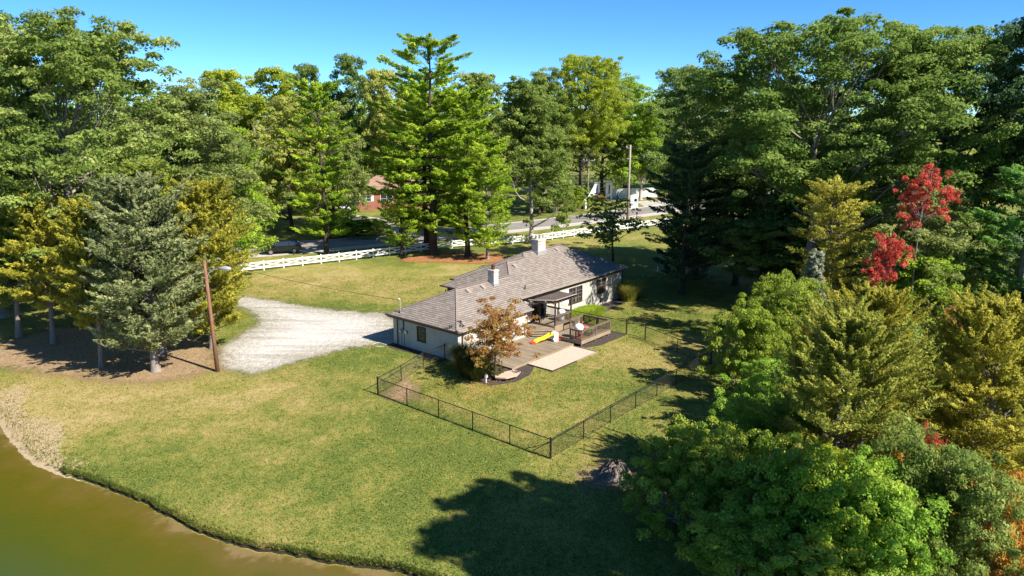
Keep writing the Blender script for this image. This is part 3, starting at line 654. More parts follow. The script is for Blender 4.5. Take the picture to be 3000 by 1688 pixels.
cap((-.4, -.4, ZE), (4, 4, zn(4))); cap((-.4, 8.4, ZE), (4, 4, zn(4))); cap((4, 4, zn(4)), (11.2, 4, zn(4))); cap((11.2, 4, zn(4)), (12.95, 5.75, zn(5.75))); cap((12.95, 5.75, zn(5.75)), (15.5, 5.75, zn(5.75)))
cap((15.55, 5.75, zn(5.75)), (16.2, 6.4, zn(6.4))); cap((16.2, 6.4, zn(6.4)), (22.3, 6.4, zn(6.4))); cap((22.3, 6.4, zn(6.4)), (27.6, 1.1, zn(1.1))); cap((22.3, 6.4, zn(6.4)), (27.6, 11.7, 3.45)); cap((12.95, 5.75, zn(5.75)), (8.26, 10.44, 3.44)); cap((16.2, 6.4, zn(6.4)), (10.9, 11.7, 3.45))
M['cap'] = simple('ridge_cap', (.25, .20, .175), .9, .15, var=.2)
m.build('ridge_cap', M['cap'], roof)
# soffit and fascia, gutters
m = MB(); e = .03
for q in pl: m.add([(x, y, z - .10) for x, y, z in q], [tuple(range(len(q)))[::-1]])
m.build('soffit', M['soffit'], house)
def gut(a, b, mat, name='gutter'): MB().beam(a, b, .13, .13).build(name, mat, house)
eaves = [((-.46, -.46, ZE - .02), (9.22, -.46, ZE - .02), 'gutter'), ((-.46, -.40, ZE - .02), (-.46, 8.46, ZE - .02), 'gutterb'), ((9.24, 1.04, zn(1.1) - .02), (27.66, 1.04, zn(1.1) - .02), 'gutter'), ((27.66, 1.10, zn(1.1) - .02), (27.66, 11.7, zn(1.1) - .02), 'gutterb'), ((10.9, 11.76, 3.43), (27.6, 11.76, 3.43), 'gutterb'), ((8.20, 6.9, 3.41), (8.20, 10.5, 3.41), 'gutterb'), ((-.4, 8.46, ZE - .02), (8.6, 8.46, ZE - .02), 'gutterb'), ((10.84, 10.5, 3.42), (10.84, 11.76, 3.42), 'gutterb')]
for a, b, mm in eaves: gut(a, b, M[mm])
for a, b in (((-.36, -.37, ZE - .13), (9.2, -.37, ZE - .13)), ((-.37, -.36, ZE - .13), (-.37, 8.36, ZE - .13)), ((9.2, 1.13, zn(1.1) - .13), (27.57, 1.13, zn(1.1) - .13)), ((27.57, 1.17, zn(1.1) - .13), (27.57, 11.6, zn(1.1) - .13)), ((9.19, -.33, ZE - .07), (9.19, 1.09, zn(1.1) - .07))):
    MB().beam(a, b, .03, .20).build('fascia', M['brown'], house)
m = MB().box(0.04, 8.76, -.33, -.012, 2.58, 2.63).box(8.9, 27.1, 1.17, 1.488, 3.28, 3.33).box(-.33, -.012, .04, 7.96, 2.58, 2.63).box(8.9, 27.1, 1.46, 1.497, 3.0, 3.28)
m.build('eave_lining', M['brown'], house)
def spout(pts, mat): MB().tube(pts, .05, 6).build('downspout', mat, house)
spout([(.12, -.44, 2.6), (.45, -.10, 2.4), (.45, -.08, .1), (.45, -.4, .02)], M['gutterb'])
spout([(-.44, 7.9, 2.6), (-.10, 7.35, 2.4), (-.10, 7.35, .05)], M['brown'])
spout([(27.55, 1.04, 3.3), (27.1, 1.40, 3.1), (27.1, 1.40, 0)], M['brown'])
spout([(15.6, 1.04, 3.3), (15.6, 1.40, 3.1), (15.6, 1.40, 0)], M['brown'])
spout([(-.05, 6.6, 2.6), (-.05, 6.6, 1.5)], M['wire'])
def window(face, at, w_, z0, z1, nx, ny, frame='brown', munt='muntin', name='window'):
    """face 'u': on plane u=at[0] facing -u, spans v; face 'v': plane v=at[1] facing -v, spans u"""
    wn = MB()
    def q(a0, a1, d0, d1, zz0, zz1):
        if face == 'u': return (at[0] - d1, at[0] - d0, at[1] + a0, at[1] + a1, zz0, zz1)
        return (at[0] + a0, at[0] + a1, at[1] - d1, at[1] - d0, zz0, zz1)
    h = w_ / 2
    fr = MB().box(*q(-h - .09, -h, .004, .08, z0 - .08, z1 + .08)).box(*q(h, h + .09, .004, .08, z0 - .08, z1 + .08)).box(*q(-h, h, .004, .08, z1, z1 + .08)).box(*q(-h, h, .004, .08, z0 - .08, z0))
    fo = fr.build(name, M[frame], house)
    MB().box(*q(-h, h, .005, .02, z0, z1)).build('pane', M['glass'], fo)
    mu = MB()
    for i in range(1, nx): x = -h + w_ * i / nx; mu.box(*q(x - .018, x + .018, .022, .045, z0, z1))
    for j in range(1, ny): z = z0 + (z1 - z0) * j / ny; mu.box(*q(-h, h, .024, .043, z - .018, z + .018))
    mu.build('muntin', M[munt], fo)
    MB().box(*q(-h - .14, h + .14, .004, .13, z0 - .17, z0 - .085)).build('sill', M['block'] if face == 'u' else M[frame], fo)
    return fo
window('u', (0, 4.35), .86, .95, 2.12, 3, 4, munt='muntin')
w1 = window('v', (18.45, 1.5), 2.1, 1.32, 2.72, 4, 4)
MB().box(18.38, 18.52, 1.415, 1.46, 1.3, 2.74).build('mullion', M['muntin'], w1)
w2 = window('v', (23.1, 1.5), .95, 1.45, 2.75, 2, 4)
MB().box(23.62, 23.95, 1.42, 1.48, 1.38, 2.82).build('shutter', M['brown'], w2); MB().box(22.25, 22.54, 1.42, 1.48, 1.38, 2.82).build('shutter', M['brown'], w2)
MB().box(16.2, 17.25, 1.44, 1.49, 1.35, 2.7).build('shutter', M['siding'], w1)
bv = MB().box(22.95, 23.45, 1.45, 1.496, .25, .75).build('crawl_vent', M['brown'], house)
dr = MB().box(10.7, 10.8, 1.40, 1.496, .9, 2.95).box(13.0, 13.1, 1.40, 1.496, .9, 2.95).box(10.8, 13.0, 1.40, 1.496, 2.85, 2.95).box(11.85, 11.95, 1.41, 1.49, .9, 2.85).build('patio_door', M['brown'], house)
MB().box(10.8, 13.0, 1.45, 1.494, .9, 2.85).build('pane', M['glass'], dr)
MB().box(8.79, 8.87, .2, 1.2, .72, 2.4).build('side_door', M['brown'], house)
# garage door on the street side of the garage wing
gd = MB()
for k in range(4): gd.box(1.2, 6.2, 8.004, 8.05, .02 + k * .55, .54 + k * .55, ch=.015)
gd.build('garage_door', M['siding'], house)
# chimneys
def chimney(u, v, wu, wv, z0, z1, flue):
    c = MB().box(u - wu / 2, u + wu / 2, v - wv / 2, v + wv / 2, z0, z1 - .28).box(u - wu / 2 - .04, u + wu / 2 + .04, v - wv / 2 - .04, v + wv / 2 + .04, z1 - .62, z1 - .55).build('chimney', M['chimney'], house)
    MB().box(u - wu / 2 - .06, u + wu / 2 + .06, v - wv / 2 - .06, v + wv / 2 + .06, z1 - .28, z1 - .10, ch=.02).build('chimney_cap', M['chimney'], c)
    MB().box(u - wu / 2 - .07, u + wu / 2 + .07, v - wv / 2 - .07, v + wv / 2 + .07, z0, zn(v) + .02 if v < 6 else zn(6.4)).build('flashing', M['galv'], c)
    for k in range(flue):
        x = u + (k - (flue - 1) / 2) * wu * .5
        MB().lathe([(.16, 0), (.17, .3), (.20, .32), (.20, .42), (.14, .44)], (x, v, z1 - .10), 10).build('flue', M['redpost'] if flue == 1 else M['chimney'], c)
chimney(8.35, 3.6, .62, .72, 3.9, 6.05, 1)
chimney(18.2, 6.1, 1.25, .85, 5.0, 7.35, 2)
def roof_vent(u, v):
    z = zn(v); b = MB().box(u - .2, u + .2, v - .2, v + .2, z - .1, z + .13)
    b.v = [(x, y, zz + SL * (y - v)) for x, y, zz in b.v]; b.build('roof_vent', M['gutter'], house)
for u, v in ((4.8, 3.35), (6.75, 3.35), (13.0, 4.9), (20.9, 5.7)): roof_vent(u, v)
for u, v in ((10.9, 1.9), (4.2, 5.6)):
    z = zn(v) if v < 4 else zn(8 - v)
    MB().tube([(u, v, z - .1), (u, v, z + .42)], .055, 8).build('vent_pipe', M['blackmetal'], house)
# meter cluster on the shaded garage wall, service mast and its wire
for q in ((6.75, 7.0, 1.15, 1.55), (6.1, 6.35, 1.25, 1.5)): MB().box(-.12, -.005, *q).build('meter_box', M['gutter'], house)
MB().tube([(-.13, 6.22, 1.38), (-.2, 6.22, 1.38)], .14, 12).build('meter', M['galv'], house)
MB().tube([(-.13, 6.95, 1.35), (-.2, 6.95, 1.35)], .1, 12).build('meter', M['siding'], house)
for v in (6.55, 6.9): MB().tube([(-.05, v, 1.2), (-.05, v, .02)], .03, 6).build('conduit', M['gutter'], house)
MB().tube([(.15, 7.15, 2.7), (.15, 7.15, 4.15), (.08, 7.25, 4.25), (.0, 7.25, 4.15)], .035, 8).build('service_mast', M['galv'], house)
MB().lathe([(.16, 0), (.10, .12), (.05, .16)], (.15, 7.15, 2.95), 8).build('mast_boot', M['blackmetal'], house)
MB().box(-.03, -.005, 1.0, 1.06, .2, .5).build('tap', M['blackmetal'], house)
tag(MB().box(-.9, .6, 8.05, 9.2, -.05, .06, ch=.01).build('concrete_pad', M['concrete'], None), 'small grey concrete pad at the shaded garage corner', 'slab')
o = bpy.data.objects['concrete_pad']; o.location = (OX, OY, 0); o.rotation_euler = (0, 0, ANG)

def frame_thing(name, label, cat, group=None): return thing(name, label, cat, (OX, OY, 0), ANG, group)
# ------------------------------------------------------------------ deck
deck = frame_thing('timber_deck', 'multi-level brown timber deck with angled steps and railed play platform behind the house', 'deck')
def boards(name, poly, z, axis, mat, parent, pitch=.14, th=.035):
    """separate boards clipped to a convex polygon; axis 0: boards run along u"""
    P = np.array(poly); lo, hi = P[:, 1 - axis].min(), P[:, 1 - axis].max(); k = 0; first = None
    s = lo
    while s < hi - .02:
        e_ = min(s + pitch - .012, hi); mid = (s + e_) / 2; xs_ = []
        for (a, b) in zip(P, np.roll(P, -1, 0)):
            c0, c1 = a[1 - axis], b[1 - axis]
            if (c0 - mid) * (c1 - mid) < 0: xs_.append(a[axis] + (b[axis] - a[axis]) * (mid - c0) / (c1 - c0))
        if len(xs_) >= 2:
            r = (min(xs_), max(xs_), s, e_) if axis == 0 else (s, e_, min(xs_), max(xs_))
            MB().box(*r, z - th, z).build('board', mat, parent)
        s += pitch; k += 1
def skirt(name, poly, z0, z1, mat, parent, skip=()):
    n = len(poly); m = MB()
    for i in range(n):
        if i in skip: continue
        a, b = poly[i], poly[(i + 1) % n]; m.beam((a[0], a[1], (z0 + z1) / 2), (b[0], b[1], (z0 + z1) / 2), .04, z1 - z0)
    return m.build(name, mat, parent)
def level(name, poly, z, zb, axis, mat):
    lv = skirt(name, poly, zb, z + .002, M['deckfascia'], deck)
    MB().prism(poly, zb, z - .05).build('joists', M['perg'], lv)
    boards('board', poly, z, axis, mat, lv)
    return lv
level('lower_deck', [(1.4, -4.6), (9.72, -4.6), (9.72, -.08), (1.4, -.08)], .18, 0.0, 1, M['deckx'])
level('side_deck', [(9.76, -2.25), (13.9, -2.25), (13.9, .9), (9.76, .9)], .18, 0.0, 1, M['deckx'])
level('upper_deck', [(10.9, -1.62), (13.6, -1.62), (13.6, 1.38), (10.9, 1.38)], .92, .3, 0, M['deck'])
level('landing', [(8.9, .12), (9.7, -.38), (10.35, -1.05), (10.86, -1.55), (10.86, 1.38), (8.9, 1.38)], .76, .3, 0, M['deck'])
for k in range(1, 4):
    e_ = .30 * k; z = .76 - .145 * k
    q = [(8.9, .12 - e_ * .8), (9.7 - e_ * .2, -.38 - e_), (10.35, -1.05 - e_ * 1.1), (10.86, -1.64 - e_ * .6), (10.88, -1.0), (9.0, 1.2)]
    st = MB().prism(q, z - .145, z - .04).build('step', M['perg'], deck); MB().prism([(x - .02, y - .03) for x, y in q], z - .045, z).build('tread', M['deck'], st)
level('play_deck', [(9.85, -5.35), (14.45, -5.35), (14.45, -2.3), (9.85, -2.3)], .52, .22, 1, M['deckx'])
for u, v in ((9.95, -5.25), (12.1, -5.25), (14.2, -5.25), (13.6, -5.2), (14.35, -2.4), (12.1, -2.4)):
    MB().box(u - .05, u + .05, v - .05, v + .05, -.1, .3).build('footing_post', M['rail'], deck)
def railing(a, b, z, parent, posts, bal=.14, ht=.95, mid=True):
    a = Vector((a[0], a[1], 0)); b = Vector((b[0], b[1], 0)); d = (b - a); Ln = d.length; d.normalize()
    P = lambda s, zz: (a.x + d.x * s, a.y + d.y * s, zz)
    tr_ = MB().beam(P(-.05, z + ht), P(Ln + .05, z + ht), .13, .04).build('top_rail', M['rail'], parent)
    MB().beam(P(0, z + ht - .09), P(Ln, z + ht - .09), .04, .09).build('upper_rail', M['rail'], parent)
    MB().beam(P(0, z + .1), P(Ln, z + .1), .04, .09).build('lower_rail', M['rail'], parent)
    for s in posts: MB().box(a.x + d.x * s * Ln - .05, a.x + d.x * s * Ln + .05, a.y + d.y * s * Ln - .05, a.y + d.y * s * Ln + .05, z - .1, z + ht - .01).build('rail_post', M['rail'], parent)
    nb = int(Ln / bal)
    for i in range(nb):
        q = P((i + .5) * Ln / nb, 0)
        place('baluster', BAL, parent, M['rail'], (q[0], q[1], z))
BAL = MB().box(-.016, .016, -.016, .016, .1, .88).mesh('baluster')
railing((9.9, -5.3), (14.4, -5.3), .52, deck, (0, .5, 1))
railing((14.4, -5.3), (14.4, -2.4), .52, deck, (.5, 1))
railing((12.3, -2.35), (14.4, -2.35), .52, deck, (0,))
railing((9.9, -5.3), (9.9, -4.1), .52, deck, (1,))
railing((11.0, -1.56), (13.55, -1.56), .92, deck, ())
railing((13.55, -1.56), (13.55, 1.3), .92, deck, (.5,))
# ------------------------------------------------------------------ pergola over the upper deck
pg = frame_thing('pergola', 'dark brown pergola of rafters and close slats against the rear wall', 'pergola')
for u, v in ((11.05, -1.55), (13.5, -1.55), (11.0, .2)): MB().box(u - .06, u + .06, v - .06, v + .06, .92 if v < 0 else .92, 3.12).build('post', M['perg'], pg)
MB().beam((10.7, -1.55, 3.14), (13.95, -1.55, 3.14), .08, .2).build('beam', M['perg'], pg)
MB().beam((9.4, .28, 3.10), (11.05, -1.5, 3.14), .08, .18).build('beam', M['perg'], pg)
MB().beam((9.3, 1.40, 3.14), (13.95, 1.40, 3.14), .06, .2).build('ledger', M['perg'], pg)
for k in range(12):
    u = 9.45 + k * .4; v0 = -1.95 if u > 10.9 else -1.95 + (11.0 - u) * 1.30
    MB().beam((u, 1.38, 3.30), (u, v0, 3.30), .05, .16).build('rafter', M['perg'], pg)
rngp = random.Random(3)
for k in range(30):
    v = -1.7 + k * .062; u0 = 9.9 + .9 * max(0, 1 - (v + 1.7) / 1.3) + .1
    MB().box(u0, 13.9 + rngp.uniform(-.03, .03), v - .021, v + .021, 3.385, 3.425).build('slat', M['pergslat'], pg)
MB().beam((10.75, -1.80, 3.44), (13.98, -1.80, 3.44), .06, .06).build('edge_strip', M['perglight'], pg)
MB().beam((9.35, .20, 3.44), (10.75, -1.80, 3.44), .06, .06).build('edge_strip', M['perglight'], pg)
sc = frame_thing('slatted_screen', 'upright slatted timber screen at the left end of the pergola', 'screen')
for u in (9.35, 10.75): MB().box(u - .05, u + .05, .86, .96, .78, 3.1).build('post', M['redpost'], sc)
for k in range(17):
    z = 1.05 + k * .115; MB().box(9.4, 10.7, .89, .93, z, z + .055).build('slat', M['siding'] if k % 1 == 0 else M['perg'], sc)
MB().box(10.02, 10.07, .87, .95, .9, 3.0).build('stile', M['redpost'], sc)
# deck things
def chair_dark(u, v, z, rz, lab):
    r = thing('patio_chair', lab, 'chair', (*HW(u, v), z), ANG + rz, 'dark chairs under the pergola')
    MB().box(-.25, .25, -.25, .25, .40, .45, ch=.01).build('seat', M['blackpl'], r); MB().box(-.25, .25, .22, .27, .45, .98, ch=.015).build('backrest', M['blackpl'], r)
    for x in (-.22, .22):
        for y in (-.22, .22): MB().box(x - .02, x + .02, y - .02, y + .02, 0, .4).build('leg', M['blackpl'], r)
        MB().box(x - .025, x + .025, -.22, .22, .62, .66).build('armrest', M['blackpl'], r)
chair_dark(11.6, .6, .925, .3, 'dark patio chair by the glass door under the pergola')
chair_dark(12.4, .8, .925, -.2, 'dark patio chair against the wall, right of the other under the pergola')
gr = thing('covered_grill', 'white-covered grill standing behind the pergola railing', 'grill', (*HW(12.9, -.9), .925), ANG)
MB().lathe([(.30, .0), (.33, .35), (.36, .75), (.34, .95), (.22, 1.08), (.05, 1.12)], (0, 0, 0), 12).build('cover', M['plastic'], gr, True)
MB().box(.3, .62, -.2, .2, .72, .76).build('side_shelf', M['galv'], gr)
# toys
sl = thing('toy_slide', 'yellow toy slide with red foot and white climbing frame on the low deck', 'slide', (*HW(8.75, -2.55), .185), ANG - .50)
pts = [(-1.65, 0, .07), (-1.3, 0, .10), (-.85, 0, .28), (-.4, 0, .36), (.05, 0, .58), (.45, 0, .68)]
def chute(p, mat, nm):
    m = MB(); n = len(p); vs = []
    for x, y, z in p:
        for yy, zz in ((-.24, .12), (-.2, .12), (-.18, 0), (.18, 0), (.2, .12), (.24, .12), (.22, -.05), (-.22, -.05)): vs.append((x, y + yy, z + zz))
    fs = [(0, 1, 2, 3, 4, 5, 6, 7)[::-1], tuple((n - 1) * 8 + i for i in range(8))]
    for i in range(n - 1):
        for k in range(8): k2 = (k + 1) % 8; fs.append((i * 8 + k, i * 8 + k2, i * 8 + 8 + k2, i * 8 + 8 + k))
    return m.add(vs, fs).build(nm, mat, sl)
chute(pts[1:], M['yellow'], 'chute'); chute(pts[:2], M['red'], 'chute_foot')
MB().box(.45, .85, -.28, -.21, 0, .84, ch=.03).build('side_panel', M['plastic'], sl); MB().box(.45, .85, .21, .28, 0, .84, ch=.03).build('side_panel', M['plastic'], sl)
MB().box(.45, .95, -.21, .21, .62, .68).build('platform', M['green'], sl); MB().box(.40, .47, -.22, .22, .84, 1.02, ch=.03).build('arch', M['plastic'], sl)
for k in range(3): MB().box(.95, 1.12 - k * .04, -.21, .21, .15 + k * .25, .2 + k * .25, ch=.01).build('ladder_step', M['red'], sl)
pt = thing('toy_play_table', 'white-topped toy table with red legs at the corner of the play deck', 'toy', (*HW(10.55, -4.55), .525), ANG)
MB().lathe([(.02, 0), (.33, .02), (.40, .08), (.42, .3), (.36, .46), (.2, .55), (.03, .57)], (0, 0, .72), 20).build('top', M['plastic'], pt, True)
for a in range(4): MB().tube([(.25 * math.cos(a * 1.57 + .8), .25 * math.sin(a * 1.57 + .8), .74), (.3 * math.cos(a * 1.57 + .8), .3 * math.sin(a * 1.57 + .8), 0)], .06, 8).build('leg', M['red'], pt)
ch = thing('toy_chair', 'faded red plastic toy seat beside the play deck railing', 'toy', (*HW(12.5, -3.9), .525), ANG + .6)
MB().box(-.3, .3, -.3, .3, .35, .45, ch=.04).build('seat', M['pinkred'], ch); MB().box(-.3, .3, .2, .3, .45, .95, ch=.04).build('backrest', M['pinkred'], ch)
MB().box(-.26, -.16, -.26, .26, 0, .35).build('leg', M['pinkred'], ch); MB().box(.16, .26, -.26, .26, 0, .35).build('leg', M['pinkred'], ch)
tr_ = thing('toy_tricycle', 'green and black toy ride-on behind the play deck railing', 'toy', (*HW(11.9, -4.75), .525), ANG)
MB().box(-.38, .32, -.14, .14, .25, .45, ch=.05).box(-.38, -.26, -.14, .14, .45, .72, ch=.03).build('body', M['green'], tr_)
for x, y in ((-.3, -.22), (-.3, .22), (.35, 0)): MB().tube([(x, y - .05, .17), (x, y + .05, .17)], .17, 12).build('wheel', M['blackpl'], tr_)
MB().tube([(.35, 0, .2), (.25, 0, .72), (.2, -.22, .74)], .025, 6).tube([(.25, 0, .72), (.2, .22, .74)], .025, 6).build('handlebar', M['blackpl'], tr_)
tag(MB().box(-.22, .22, -.16, .16, 0, .34, ch=.03).box(-.25, .25, -.19, .19, .34, .42, ch=.02).build('storage_box', M['plastic']), 'small white lidded box beside the bright green mound', 'box').location = (*HW(15.0, -1.2), .015)
fg = frame_thing('garden_gate', 'small brown slatted timber gate at the foot of the white wall', 'gate')
for k in range(7): MB().box(14.05 + k * .17, 14.18 + k * .17, -1.40, -1.36, .05, .95).build('slat', M['deckfascia'], fg)
MB().box(14.0, 15.25, -1.36, -1.32, .2, .28).build('brace', M['rail'], fg); MB().box(14.0, 15.25, -1.36, -1.32, .72, .8).build('brace', M['rail'], fg)
# paver patio and edging
pv = frame_thing('paver_patio', 'pale pinkish paver patio laid against the low deck', 'patio')
MB().box(3.28, 9.45, -7.18, -4.66, -.05, .035).build('bedding', M['concrete'], pv)
nu, nv = 20, 13; BR = [MB().box(0, 6.1 / nu - .014, 0, 2.48 / nv - .012, 0, .05 + .004 * q, ch=.008).mesh('brick') for q in range(3)]
for i in range(nu):
    for j in range(nv):
        u = 3.30 + i * 6.1 / nu; w_ = 6.1 / nu
        if j % 2: u += w_ / 2
        half = j % 2 and i == nu - 1
        place('brick', BR[rngp.randrange(3)], pv, M['paver'], (u, -7.16 + j * 2.48 / nv, .03), scale=(.48 if half else 1, 1, 1))
        if j % 2 and i == 0: place('brick', BR[rngp.randrange(3)], pv, M['paver'], (3.30, -7.16 + j * 2.48 / nv, .03), scale=(.48, 1, 1))
for a, b in (((3.2, -7.25), (6.4, -7.28)), ((6.45, -7.28), (9.5, -7.25)), ((3.22, -7.2), (3.2, -4.7)), ((9.55, -7.2), (9.58, -5.5))): MB().beam((*a, .03), (*b, .03), .09, .14).build('edging_timber', M['perg'] if a[0] < 3.25 else M['deckfascia'], pv)
ss = frame_thing('stone_seat', 'low salmon stone slab on blocks under the orange-leaved tree', 'bench')
MB().prism([(-1.3, -5.2), (-.9, -6.0), (.1, -6.2), (.9, -5.9), (.9, -5.3), (.1, -5.0), (-.8, -4.8)], .26, .36).build('slab', M['stone'], ss)
for q in ((-.8, -5.3), (.4, -5.6)): MB().box(q[0] - .2, q[0] + .2, q[1] - .2, q[1] + .2, 0, .26).build('block', M['stone'], ss)
tag(MB().tube([(*HW(-.6, 8.9), .03), (*HW(-1.1, 9.2), .03), (*HW(-1.6, 9.0), .03), (*HW(-1.7, 8.3), .03), (*HW(-1.2, 7.9), .03)], .025, 6).build('garden_hose', M['hose']), 'pale garden hose curled on the ground by the garage corner', 'hose')
# ------------------------------------------------------------------ black chain-link fence
def chain_run(root, pts, end_post=True, ht=1.24, heavy=(0,)):
    for i, p in enumerate(pts):
        hv = i in heavy
        MB().tube([(p[0], p[1], -.1), (p[0], p[1], ht + (.08 if hv else .02))], .055 if hv else .035, 8).build('post', M['blackmetal'], root)
        if hv: MB().lathe([(.065, 0), (.06, .04), (.01, .08)], (p[0], p[1], ht + .08), 8).build('post_cap', M['blackmetal'], root)
    for a, b in zip(pts, pts[1:]):
        MB().tube([(*a, ht), (*b, ht)], .028, 6).build('top_rail', M['blackmetal'], root)
        MB().tube([(*a, .05), (*b, .05)], .012, 5).build('tension_wire', M['blackmetal'], root)
        L_ = math.dist(a, b); n_ = int(L_ / .085); vs = []; fs = []; H = ht - .06; run = H * .62
        ex, ey = (b[0] - a[0]) / L_, (b[1] - a[1]) / L_
        def wire(s0, z0, s1, z1):
            b_ = len(vs); r_ = .0032
            for s, z in ((s0, z0), (s1, z1)):
                vs.extend([(a[0] + ex * s, a[1] + ey * s, z + r_), (a[0] + ex * s - ey * r_, a[1] + ey * s + ex * r_, z - r_), (a[0] + ex * s + ey * r_, a[1] + ey * s - ex * r_, z - r_)])
            fs.extend([(b_, b_ + 1, b_ + 4, b_ + 3), (b_ + 1, b_ + 2, b_ + 5, b_ + 4), (b_ + 2, b_, b_ + 3, b_ + 5)])
        for sgn in (1, -1):
            k = -int(run / .085) - 1
            while k * .085 < L_ + run:
                s0 = k * .085; s1 = s0 + run * sgn; z0, z1 = .06, .06 + H
                lo, hi = (s0, s1) if s0 < s1 else (s1, s0)
                if hi > 0 and lo < L_:
                    f = lambda s: z0 + (z1 - z0) * (s - s0) / (s1 - s0)
                    c0, c1 = max(lo, 0), min(hi, L_); wire(c0, f(c0), c1, f(c1))
                k += 1
        MB().add(vs, fs).build('wire_mesh', M['blackmetal'], root)
def even(a, b, n): return [(a[0] + (b[0] - a[0]) * i / n, a[1] + (b[1] - a[1]) * i / n) for i in range(n + 1)]
f1 = frame_thing('chain_link_fence', 'black chain-link fence running from the shaded garage wall to its left corner', 'fence', 'chain-link runs round the back yard'); chain_run(f1, [(-.16, 1.42), (-2.6, 1.4), (-5.9, .3), (-8.8, -.45)], heavy=(0,))
MB().tube([(-5.9, .3, .1), (-7.4, -.1, 1.2)], .02, 6).build('brace', M['blackmetal'], f1)
f2 = frame_thing('chain_link_fence', 'black chain-link fence facing the pond, low across the middle lawn', 'fence', 'chain-link runs round the back yard'); chain_run(f2, even((-8.8, -.45), (-8.8, -16.25), 5), heavy=(0, 5))
MB().tube([(-8.8, -16.2, 1.0), (-8.8, -14.4, .08)], .022, 6).build('brace', M['blackmetal'], f2)
f3 = frame_thing('chain_link_fence', 'black chain-link fence along the right side of the yard beside the tree shade', 'fence', 'chain-link runs round the back yard'); chain_run(f3, [(-8.8 + .07, -16.25)] + [(-5.3, -16.18), (-2.1, -16.1), (1.06, -16.1), (4.1, -16.05), (7.0, -16.05), (9.9, -16.05), (12.8, -16.07)], heavy=(7,))
f4 = frame_thing('chain_link_fence', 'black chain-link fence with a walk gate behind the play deck', 'fence', 'chain-link runs round the back yard'); chain_run(f4, [(12.85, -16.0), (13.94, -12.44), (15.3, -8.52)], heavy=(2,)); chain_run(f4, [(15.69, -6.29), (15.6, -3.2), (15.55, .0), (15.5, 1.4)], heavy=(0,))
gt = MB().tube([(15.33, -8.38, .1), (15.33, -8.38, 1.2), (15.66, -6.42, 1.2), (15.66, -6.42, .1), (15.33, -8.38, .1)], .025, 6).build('gate', M['blackmetal'], f4)
vs = []; fs = []
# ------------------------------------------------------------------ white cross-braced roadside fence
def rail_fence(label, pts, ht=1.28):
    r = thing('white_rail_fence', label, 'fence', (0, 0, 0), 0, 'white cross-braced roadside fence')
    post = MB().box(-.07, .07, -.07, .07, -.1, ht, ch=.01).mesh('post'); capm = MB().add([(-.09, -.09, ht), (.09, -.09, ht), (.09, .09, ht), (-.09, .09, ht), (0, 0, ht + .08)], [(3, 2, 1, 0), (0, 1, 4), (1, 2, 4), (2, 3, 4), (3, 0, 4)]).mesh('post_cap')
    for i, p in enumerate(pts):
        q = place('post', post, r, M['white'], (p[0], p[1], 0)); place('post_cap', capm, q, M['white'])
    for a, b in zip(pts, pts[1:]):
        A3 = lambda t_, z: (a[0] + (b[0] - a[0]) * t_, a[1] + (b[1] - a[1]) * t_, z)
        MB().beam(A3(.03, 1.10), A3(.97, 1.10), .05, .16).build('rail', M['white'], r); MB().beam(A3(.03, .36), A3(.97, .36), .05, .16).build('rail', M['white'], r)
        MB().beam(A3(.03, .45), A3(.97, 1.02), .035, .13).build('cross_brace', M['white'], r); MB().beam(A3(.03, 1.02), A3(.97, .45), .03, .125).build('cross_brace', M['white'], r)
def resample(pl_, d):
    P = np.array(pl_, float); s = np.concatenate([[0], np.cumsum(np.hypot(*np.diff(P, axis=0).T))]); n_ = int(round(s[-1] / d)); q = np.linspace(0, s[-1], n_ + 1)
    return list(zip(np.interp(q, s, P[:, 0]), np.interp(q, s, P[:, 1])))
rail_fence('white cross-braced fence beside the shaded road, left of the pines', resample([(-70, 73), (-50, 83.2), (-34.5, 92), (-23.9, 98.8), (-9.2, 109.2)], 2.55))
rail_fence('white cross-braced fence on the sunny verge, right of the pines', resample([(-9.0, 109.35), (-.6, 112.6), (5.7, 116.2), (12.2, 121.6), (22.9, 129.2), (36, 139)], 2.5))
# ------------------------------------------------------------------ lamp pole, utility poles, wires
lp = thing('pole_light', 'leaning brown timber pole with a curved-arm street lamp beside the gravel', 'street lamp', (-23.3, 55.1, 0)); lp.rotation_euler = (0, R(-1.2), 0)
MB().tube([(0, 0, -.3), (.0, 0, 4), (-.0, 0, 9.0)], [.17, .14, .11], 10).build('pole', M['polewood'], lp, True)
MB().tube([(.05, 0, 7.6), (.25, -.05, 8.0), (.7, -.1, 8.28), (1.2, -.15, 8.33)], .035, 8).build('arm', M['galv'], lp)
h_ = MB().tube([(1.05, -.13, 8.33), (1.25, -.15, 8.36), (1.6, -.2, 8.38), (1.95, -.24, 8.34), (2.1, -.26, 8.3)], [.06, .13, .19, .15, .03], 10).build('lamp_head', M['galv'], lp, True)
MB().lathe([(.03, -.16), (.12, -.12), (.15, 0)], (1.65, -.2, 8.3), 10).build('lamp_lens', M['lampglass'], h_, True)
def upole(name, label, xy, ht, r, mat):
    p = thing(name, label, 'utility pole', (*xy, 0), 0, 'utility poles by the road')
    MB().tube([(0, 0, -.3), (0, 0, ht * .5), (.05, 0, ht)], [r, r * .85, r * .65], 10).build('pole', mat, p, True); return p
u1 = upole('utility_pole', 'tall pale utility pole standing beside the white fence', (21.39, 135.48), 14.2, .24, M['polegrey'])
MB().tube([(0, 0, -.1), (0, 0, 1.5)], .26, 10).build('pole_base', M['polewood'], u1)
MB().box(-.7, .1, -.06, .06, 13.6, 13.7).build('bracket', M['galv'], u1)
for k, z in enumerate((13.75, 11.6, 11.2)): MB().lathe([(.06, 0), (.08, .1), (.04, .2)], (-.6 + .25 * k, 0, z), 8).build('insulator', M['galv'], u1)
